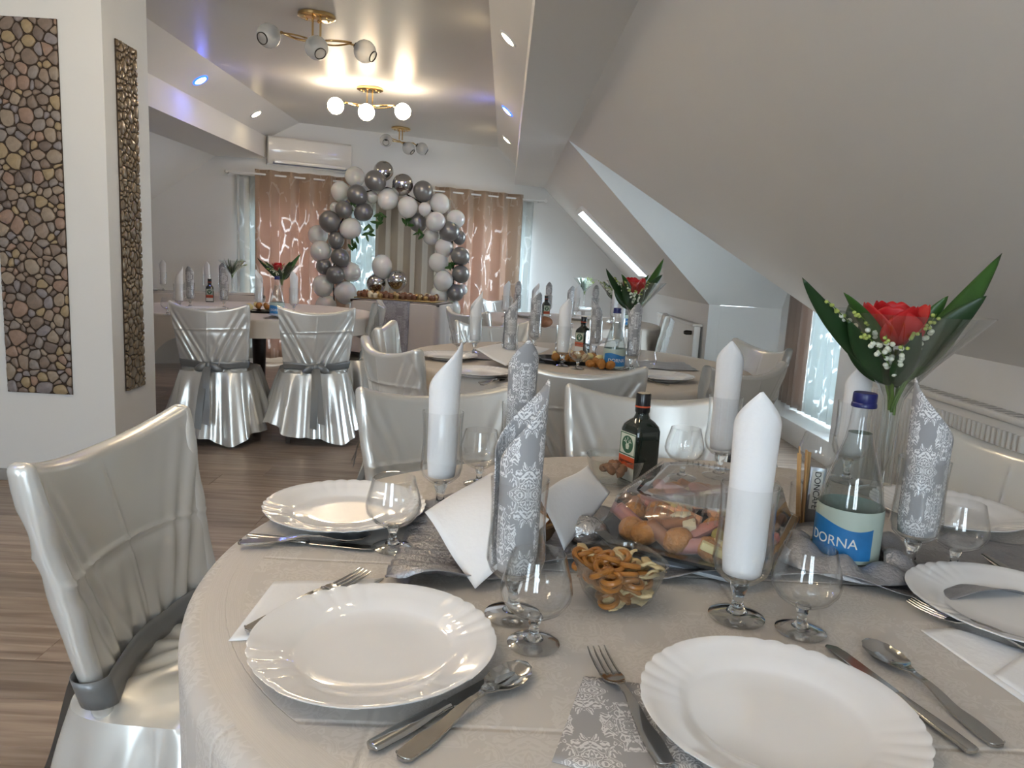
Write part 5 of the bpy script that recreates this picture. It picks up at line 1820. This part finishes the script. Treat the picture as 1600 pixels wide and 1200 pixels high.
for x, y, z, k in ((-0.105, -0.072, 0.062, 'ob'), (-0.085, -0.085, 0.064, 'og'), (-0.118, -0.055, 0.058, 'og'), (-0.04, -0.082, 0.06, 'ob')):
    food('olive', M_[k], x, y, z, (R_.uniform(-1, 1), 0, 0), ('black' if k == 'ob' else 'green') + ' olive at the front of the platter', 'olive', ('black' if k == 'ob' else 'green') + ' olives on the platter', None)
for x, y, a in ((-0.150, -0.060, 0.2), (-0.138, -0.085, -0.2), (-0.128, -0.072, 0.4)):
    food('cheese_stick', M_['chs'], x, y, 0.047, (0.3, 0, a), 'yellow cheese stick at the front edge of the platter', 'cheese', 'front cheese sticks on the platter', None)
# foil parcel beside the platter
fp = obj('foil_parcel', MB().sphere((0, 0, 0), 0.036, 26, 16, (1.0, 0.9, 0.62), 0.035), 'foil', None, (0.1493, 1.1328, TZ + 0.0245))
tag(fp, 'crumpled foil parcel left of the food platter', 'foil')

# ---------------------------------------------------------------- bread basket under paper
bk_ = thing('bread_basket', 'brown bread basket hidden under white paper napkins', 'basket', (0.0333, 1.146, z1 + 0.005))
obj('wall', MB().lathe_open([(0.0, 0.004), (0.065, 0.004), (0.072, 0.018), (0.076, 0.032), (0.072, 0.032), (0.068, 0.018), (0.06, 0.008), (0, 0.008)], 40, lambda r, z, a: (r * (1 + 0.02 * sin(20 * a)) if r > 0.06 else r, z)), 'wicker', bk_)
obj('rim', MB().tube([(0.075 * cos(a), 0.075 * sin(a), 0.033) for a in [2 * pi * k / 40 for k in range(41)]], 0.005, 8, False), 'wicker', bk_)
ld_ = obj('bread_loaf', MB().sphere((0, 0, 0), 0.055, 18, 12, (1.1, 0.9, 0.36), 0.01), 'fried', None, (0.0333, 1.146, TZ + 0.032))
tag(ld_, 'bread loaf in the basket under the paper napkins', 'bread')


def sheet(pts, bul, label, material='paper_white', pw=1.0, name='paper_napkin'):
    a, b, c, d = [Vector(p) for p in pts]
    o_ = (a + b + c + d) / 4
    def f(u, v):
        p = (a * (1 - u) + b * u) * (1 - v) + (d * (1 - u) + c * u) * v
        p = p - o_
        k = (4 * u * (1 - u)) ** pw * (4 * v * (1 - v)) ** pw
        return (p.x, p.y, p.z + bul * k + 0.002 * sin(8 * u + 5 * v))
    ob = obj(name, MB().grid(f, 18, 18).mesh(name), material, None, tuple(o_))
    ob.modifiers.new('thickness', 'SOLIDIFY').thickness = 0.0009
    return tag(ob, label, 'napkin')


sheet(((-0.1009, 1.0508, 0.85), (-0.0188, 0.9316, 0.786), (0.0803, 1.001, 0.865), (-0.0039, 1.2565, 0.86)), 0.028, 'white paper napkin draped like a diamond over the bread basket')
sheet(((0.1108, 1.064, 0.795), (0.2043, 1.2474, 0.83), (0.1646, 1.2734, 0.872), (0.067, 1.0544, 0.885)), 0.014, 'white paper napkin folded over the right side of the bread basket')

# ---------------------------------------------------------------- coffee stirrers and sachets
hx_, hy2 = 0.565, 1.265
ho = obj('sachet_holder', MB().lathe_open([(0, 0.003), (0.03, 0.003), (0.033, 0.008), (0.034, 0.075), (0.0325, 0.075), (0.0315, 0.01), (0, 0.006)], 32), 'glass', None, (hx_, hy2, z1 + 0.003))
tag(ho, 'small glass tumbler holding stirrers and coffee sachets', 'tumbler')
for k, (dx, dy, lx, ly) in enumerate(((-0.018, -0.008, -0.012, 0.004), (-0.014, -0.012, -0.006, 0.0), (-0.012, -0.004, -0.002, -0.004), (-0.020, -0.001, -0.010, -0.006))):
    a = Vector((hx_ + dx * 0.8, hy2 + dy, TZ + 0.010))
    b = Vector((hx_ + dx + lx, hy2 + dy + ly, TZ + 0.150 - 0.004 * k))
    s = obj('wooden_stirrer', bev(-0.0045, 0.0045, -0.0011, 0.0011, 0, (b - a).length, 0.0007), 'stick_wood', None, tuple(a))
    s.rotation_euler = (b - a).to_track_quat('Z', 'Y').to_euler()
    tag(s, 'flat wooden coffee stirrer standing in the tumbler', 'stirrer', 'coffee stirrers in the tumbler')
for k, (dx, dy, rz, lab) in enumerate(((0.004, -0.014, -0.35, 'white-labelled coffee sachet upright in the tumbler'), (0.010, 0.004, 0.2, 'dark coffee sachet behind the white-labelled one'))):
    t = thing('coffee_sachet', lab, 'sachet', (hx_ + dx, hy2 + dy, TZ + 0.012), rz)
    obj('pouch', bev(-0.014, 0.014, -0.003, 0.003, 0, 0.105 - 0.01 * k, 0.0025), 'sachet_foil' if k == 0 else 'tray_black', t)
    if k == 0:
        obj('label_panel', MB().box(-0.009, 0.009, -0.0036, -0.003, 0.028, 0.098).mesh('label_panel', False), 'label_white', t)
        obj('lettering', text_mesh('lettering', 'DONCAFÉ', 0.0145, 0.0002), 'print_black', t, (0, -0.0038, 0.063), (pi / 2, pi / 2, 0))

# ================================================================ the other tables
def polar(c, r, deg):
    return c[0] + r * cos(radians(deg)), c[1] + r * sin(radians(deg))


ORD = ('leftmost', 'second from the left', 'third from the left', 'fourth from the left', 'fifth from the left', 'sixth from the left', 'seventh from the left', 'eighth from the left')


def napglasses(where, items, z=TZ + 0.0012):
    items = sorted(items, key=lambda q: q[0] / q[1])
    for k, (x, y, kind, pk) in enumerate(items):
        col_ = 'white' if kind == 'w' else 'grey patterned'
        place(P_PIL, (x, y, z), random.uniform(0, 6), 'tall napkin glass on %s, %s of its glasses' % (where, ORD[k]), 'napkin glasses on ' + where)
        place(P_NW if kind == 'w' else P_NG, (x, y, z), radians(pk) + pi / 2, '%s rolled napkin on %s, %s of its napkins' % (col_, where, ORD[k]), 'rolled napkins on ' + where)


WB = 'the middle table'
napglasses(WB, [(x, y, k, pk) for (x, y), k, pk in (((-0.1311, 3.5879), 'w', 20), ((0.0372, 3.2768), 'g', 10), ((0.1739, 3.92), 'g', -60), ((0.2769, 3.2829), 'w', -70),
                      ((0.4759, 3.7407), 'g', 160), ((0.588, 3.2736), 'g', -80), ((0.6391, 4.0387), 'w', 0))])
for (x, y), lab in (((-0.2397, 3.3198), 'white plate at the left of the middle table'), ((-0.0841, 2.8731), 'white plate at the front left of the middle table'),
                    ((0.6677, 3.0114), 'white plate at the right front of the middle table'), ((0.5457, 4.435), 'white plate at the far side of the middle table')):
    place(P_PLATE, (x, y, z1), random.uniform(0, 1.5), lab)
for (x, y), lab in (((0.3386, 3.2033), 'brandy glass at the front of the middle table before the food'), ((0.6104, 3.0545), 'brandy glass at the right of the middle table'), ((-0.2075, 3.5549), 'brandy glass at the left of the middle table')):
    place(P_BRA, (x, y, z1), 0, lab)
place(P_LIQ, (*(0.4222, 3.827), z1), -0.7, 'black liqueur bottle on the middle table')
place(P_WAT, (*(0.5056, 3.2641), z1), 0.1, 'water bottle with dark cap on the middle table')
bx_, by_ = 0.6543, 4.0455
place(P_VASE, (bx_ + 0.04, by_ - 0.12, z1), 0, 'glass flower vase on the middle table')
place(P_BQ, (bx_ + 0.04, by_ - 0.12, z1), 0.5, 'bouquet with a red flower on the middle table')
lay(P_KNIFE, *(-0.076, 2.6696), *(0.0376, 2.7817), 'knife before the front left plate of the middle table')
lay(P_SPOON, *(-0.0653, 2.6299), *(0.0481, 2.8656), 'spoon before the front left plate of the middle table')
lay(P_FORK, *(0.6673, 2.8583), *(0.5383, 2.9956), 'fork before the right plate of the middle table')
fx, fy = 0.3204, 3.3861
ft = obj('food_tray', oct_stack([(0.15, 0.10, 0.03, 0.0), (0.17, 0.12, 0.04, 0.018), (0.165, 0.115, 0.04, 0.018), (0.148, 0.098, 0.03, 0.004)]).mesh('food_tray'), 'tray_black', None, (fx + 0.03, fy + 0.04, z1), (0, 0, 0.1))
tag(ft, 'open black tray of food on the middle table', 'tray')
for k in range(16):
    a = k * 2.399
    r = 0.024 * sqrt(k)
    kk = ('fried', 'cheese', 'bread_chip', 'fried')[k % 4]
    o = obj('food_piece', cp(ball, kk), None, None, (fx + 0.03 + 1.3 * r * cos(a), fy + 0.04 + 0.85 * r * sin(a), TZ + 0.025 + 0.012 * (1 - k / 16)), (a, a, a))
    tag(o, 'rounded piece of food on the tray of the middle table', 'food', 'food pieces on the middle table')
for k in range(7):
    a = k * 2.399
    r = 0.022 * sqrt(k)
    o = obj('bread_piece', cp(ball, 'fried'), None, None, (0.4422 + r * cos(a), 3.241 + r * sin(a), TZ + 0.022 + 0.008 * (1 - k / 7)), (a, a, a))
    tag(o, 'browned bread piece beside the water bottle of the middle table', 'bread', 'bread pieces on the middle table')
rb_ = MB().grid(lambda u, v: (-0.55 + 1.1 * u, (v - 0.5) * 0.3 + 0.02 * sin(6 * u), 0.003 + 0.004 * sin(21 * u + 9 * v) ** 2), 60, 12)
o = obj('table_runner', rb_.mesh('table_runner'), 'runner_grey', None, (TB[0], TB[1], TZ))
o.modifiers.new('thickness', 'SOLIDIFY').thickness = 0.001
tag(o, 'grey runner across the middle table', 'table runner')
sheet(((-0.1142, 3.1776, 0.85), (0.0218, 3.0426, 0.8), (0.2295, 3.4216, 0.84), (0.0508, 3.6131, 0.85)), 0.015, 'white paper napkin over the bread basket of the middle table')
bb = obj('bread_basket', MB().lathe([(0, 0), (0.08, 0), (0.10, 0.05), (0.09, 0.05), (0.0, 0.045)], 28), 'wicker', None, (0.0726, 3.5463, z1 + 0.005))
tag(bb, 'bread basket on the middle table', 'basket')

WC = 'the back right table'
napglasses(WC, [(TC[0] + dx, TC[1] + dy, k, pk) for (dx, dy), k, pk in (((-0.50, -0.10), 'w', -60), ((-0.40, 0.22), 'g', -80), ((-0.27, -0.35), 'w', 40), ((-0.12, 0.40), 'g', -90), ((0.0, -0.48), 'g', -70),
                        ((0.12, 0.30), 'w', -30), ((0.30, 0.38), 'g', -90), ((0.40, -0.15), 'w', 180))])
place(P_LIQ, (*(0.364, 6.324), z1), 0.2, 'black liqueur bottle on the back right table')
place(P_WAT, (TC[0] + 0.42, TC[1] - 0.42, z1), 0.3, 'water bottle on the back right table')
place(P_VASE, (TC[0] + 0.42, TC[1] + 0.10, z1), 0, 'glass vase on the back right table').scale = (0.85, 0.85, 0.85)
place(P_BQG, (TC[0] + 0.42, TC[1] + 0.10, z1), 0.2, 'loose green bouquet on the back right table, half behind the red flower').scale = (0.85, 0.85, 0.85)
place(P_VASE, (0.90, 8.30, z1), 0, 'farthest small glass vase before the end wall').scale = (0.85, 0.85, 0.85)
place(P_BQG, (0.90, 8.30, z1), 1.3, 'farthest small green bouquet before the end wall').scale = (0.85, 0.85, 0.85)
bt = obj('bread_bun', MB().sphere((0, 0, 0), 0.055, 16, 10, (1.1, 1, 0.75), 0.01), 'nut_brown', None, (*(0.3012, 5.3214), TZ + 0.042))
tag(bt, 'dark brown bun on the front of the back right table', 'bread')
for dx, dy, lab in ((-0.30, 0.05, 'white plate at the left of the back right table'), (0.12, 0.05, 'white plate at the middle of the back right table'), (0.45, -0.30, 'white plate at the right of the back right table')):
    place(P_PLATE, (TC[0] + dx, TC[1] + dy, z1), 0, lab)
ts = thing('side_stand', 'small plant stand table before the end wall', 'table', (0.90, 8.30, 0))
obj('top', MB().lathe([(0, 0.75), (0.2, 0.75), (0.205, 0.76), (0.205, 0.772), (0.2, 0.779), (0, 0.779)], 32), 'trim_white', ts)
obj('leg', MB().lathe([(0, 0.01), (0.14, 0.0), (0.14, 0.015), (0.025, 0.03), (0.02, 0.75), (0, 0.75)], 20), 'trim_white', ts)

WD = 'the left table'
napglasses(WD, [(x, y, k, pk) for (x, y), k, pk in (((-2.2779, 5.2179), 'w', 20), ((-2.3174, 5.4927), 'g', -80), ((-2.0849, 5.5393), 'g', -70), ((-1.8012, 5.4732), 'w', 160), ((-1.5606, 5.5228), 'w', -90))])
place(P_PLATE, (*(-2.1157, 5.2829), z1), 0, 'white plate behind the first bowed chair on the left table')
place(P_PLATE, (-1.45, 5.02, z1), 0, 'white plate at the front edge of the left table between the bowed chairs')
place(P_LIQ, (*(-2.4212, 6.1267), z1), 0.3, 'black liqueur bottle on the left table')
place(P_WAT, (*(-1.5597, 5.1141), z1), 0.1, 'water bottle with blue label on the left table')
place(P_VASE, (*(-1.9711, 6.5926), z1), 0, 'glass vase on the left table').scale = (0.85, 0.85, 0.85)
place(P_BQ, (*(-1.9711, 6.5926), z1), 0.3, 'bouquet with a red flower on the left table').scale = (0.85, 0.85, 0.85)
for k in range(9):
    a = k * 2.399
    r = 0.026 * sqrt(k)
    o = obj('food_piece', cp(ball, ('fried', 'cheese', 'fried')[k % 3]), None, None, (-1.7821 + 1.4 * r * cos(a), 5.4151 + r * sin(a), TZ + 0.030 + 0.02 * (1 - k / 9)), (a, a, a))
    tag(o, 'golden piece of food piled on the left table', 'food', 'food pieces on the left table')
ft = obj('food_tray', oct_stack([(0.12, 0.08, 0.03, 0.0), (0.14, 0.10, 0.04, 0.015), (0.135, 0.095, 0.04, 0.015), (0.118, 0.078, 0.03, 0.004)]).mesh('food_tray'), 'tray_black', None, (*(-1.7706, 5.3522), z1), (0, 0, 0.2))
tag(ft, 'black food tray on the left table', 'tray')
lay(P_SPOON, *(-1.5716, 4.8645), *(-1.5191, 5.0818), 'spoon on the left table by the water bottle')
place(P_BRA, (*(-2.1614, 4.78), z1), 0, 'brandy glass at the left of the left table beside the pier')

WE = 'the long wall table'
def side(x, y):
    c, s = cos(PHI), sin(PHI)
    return -3.18 + x * c - y * s, 7.38 + x * s + y * c
napglasses(WE, [(*side(dx, dy), k, -60) for dx, dy, k in ((-0.42, 0.0, 'w'), (-0.18, 0.05, 'w'), (0.22, 0.06, 'w'), (0.36, 0.0, 'g'))])
x, y = side(-0.32, -0.08)
place(P_PLATE, (x, y, z1), 0, 'white plate on the long table at the left end wall')
x, y = side(0.46, 0.02)
place(P_VASE, (x, y, z1), 0, 'glass vase on the long table at the left end wall').scale = (0.85, 0.85, 0.85)
place(P_BQG, (x, y, z1), 2.2, 'green bouquet on the long table at the left end wall').scale = (0.85, 0.85, 0.85)
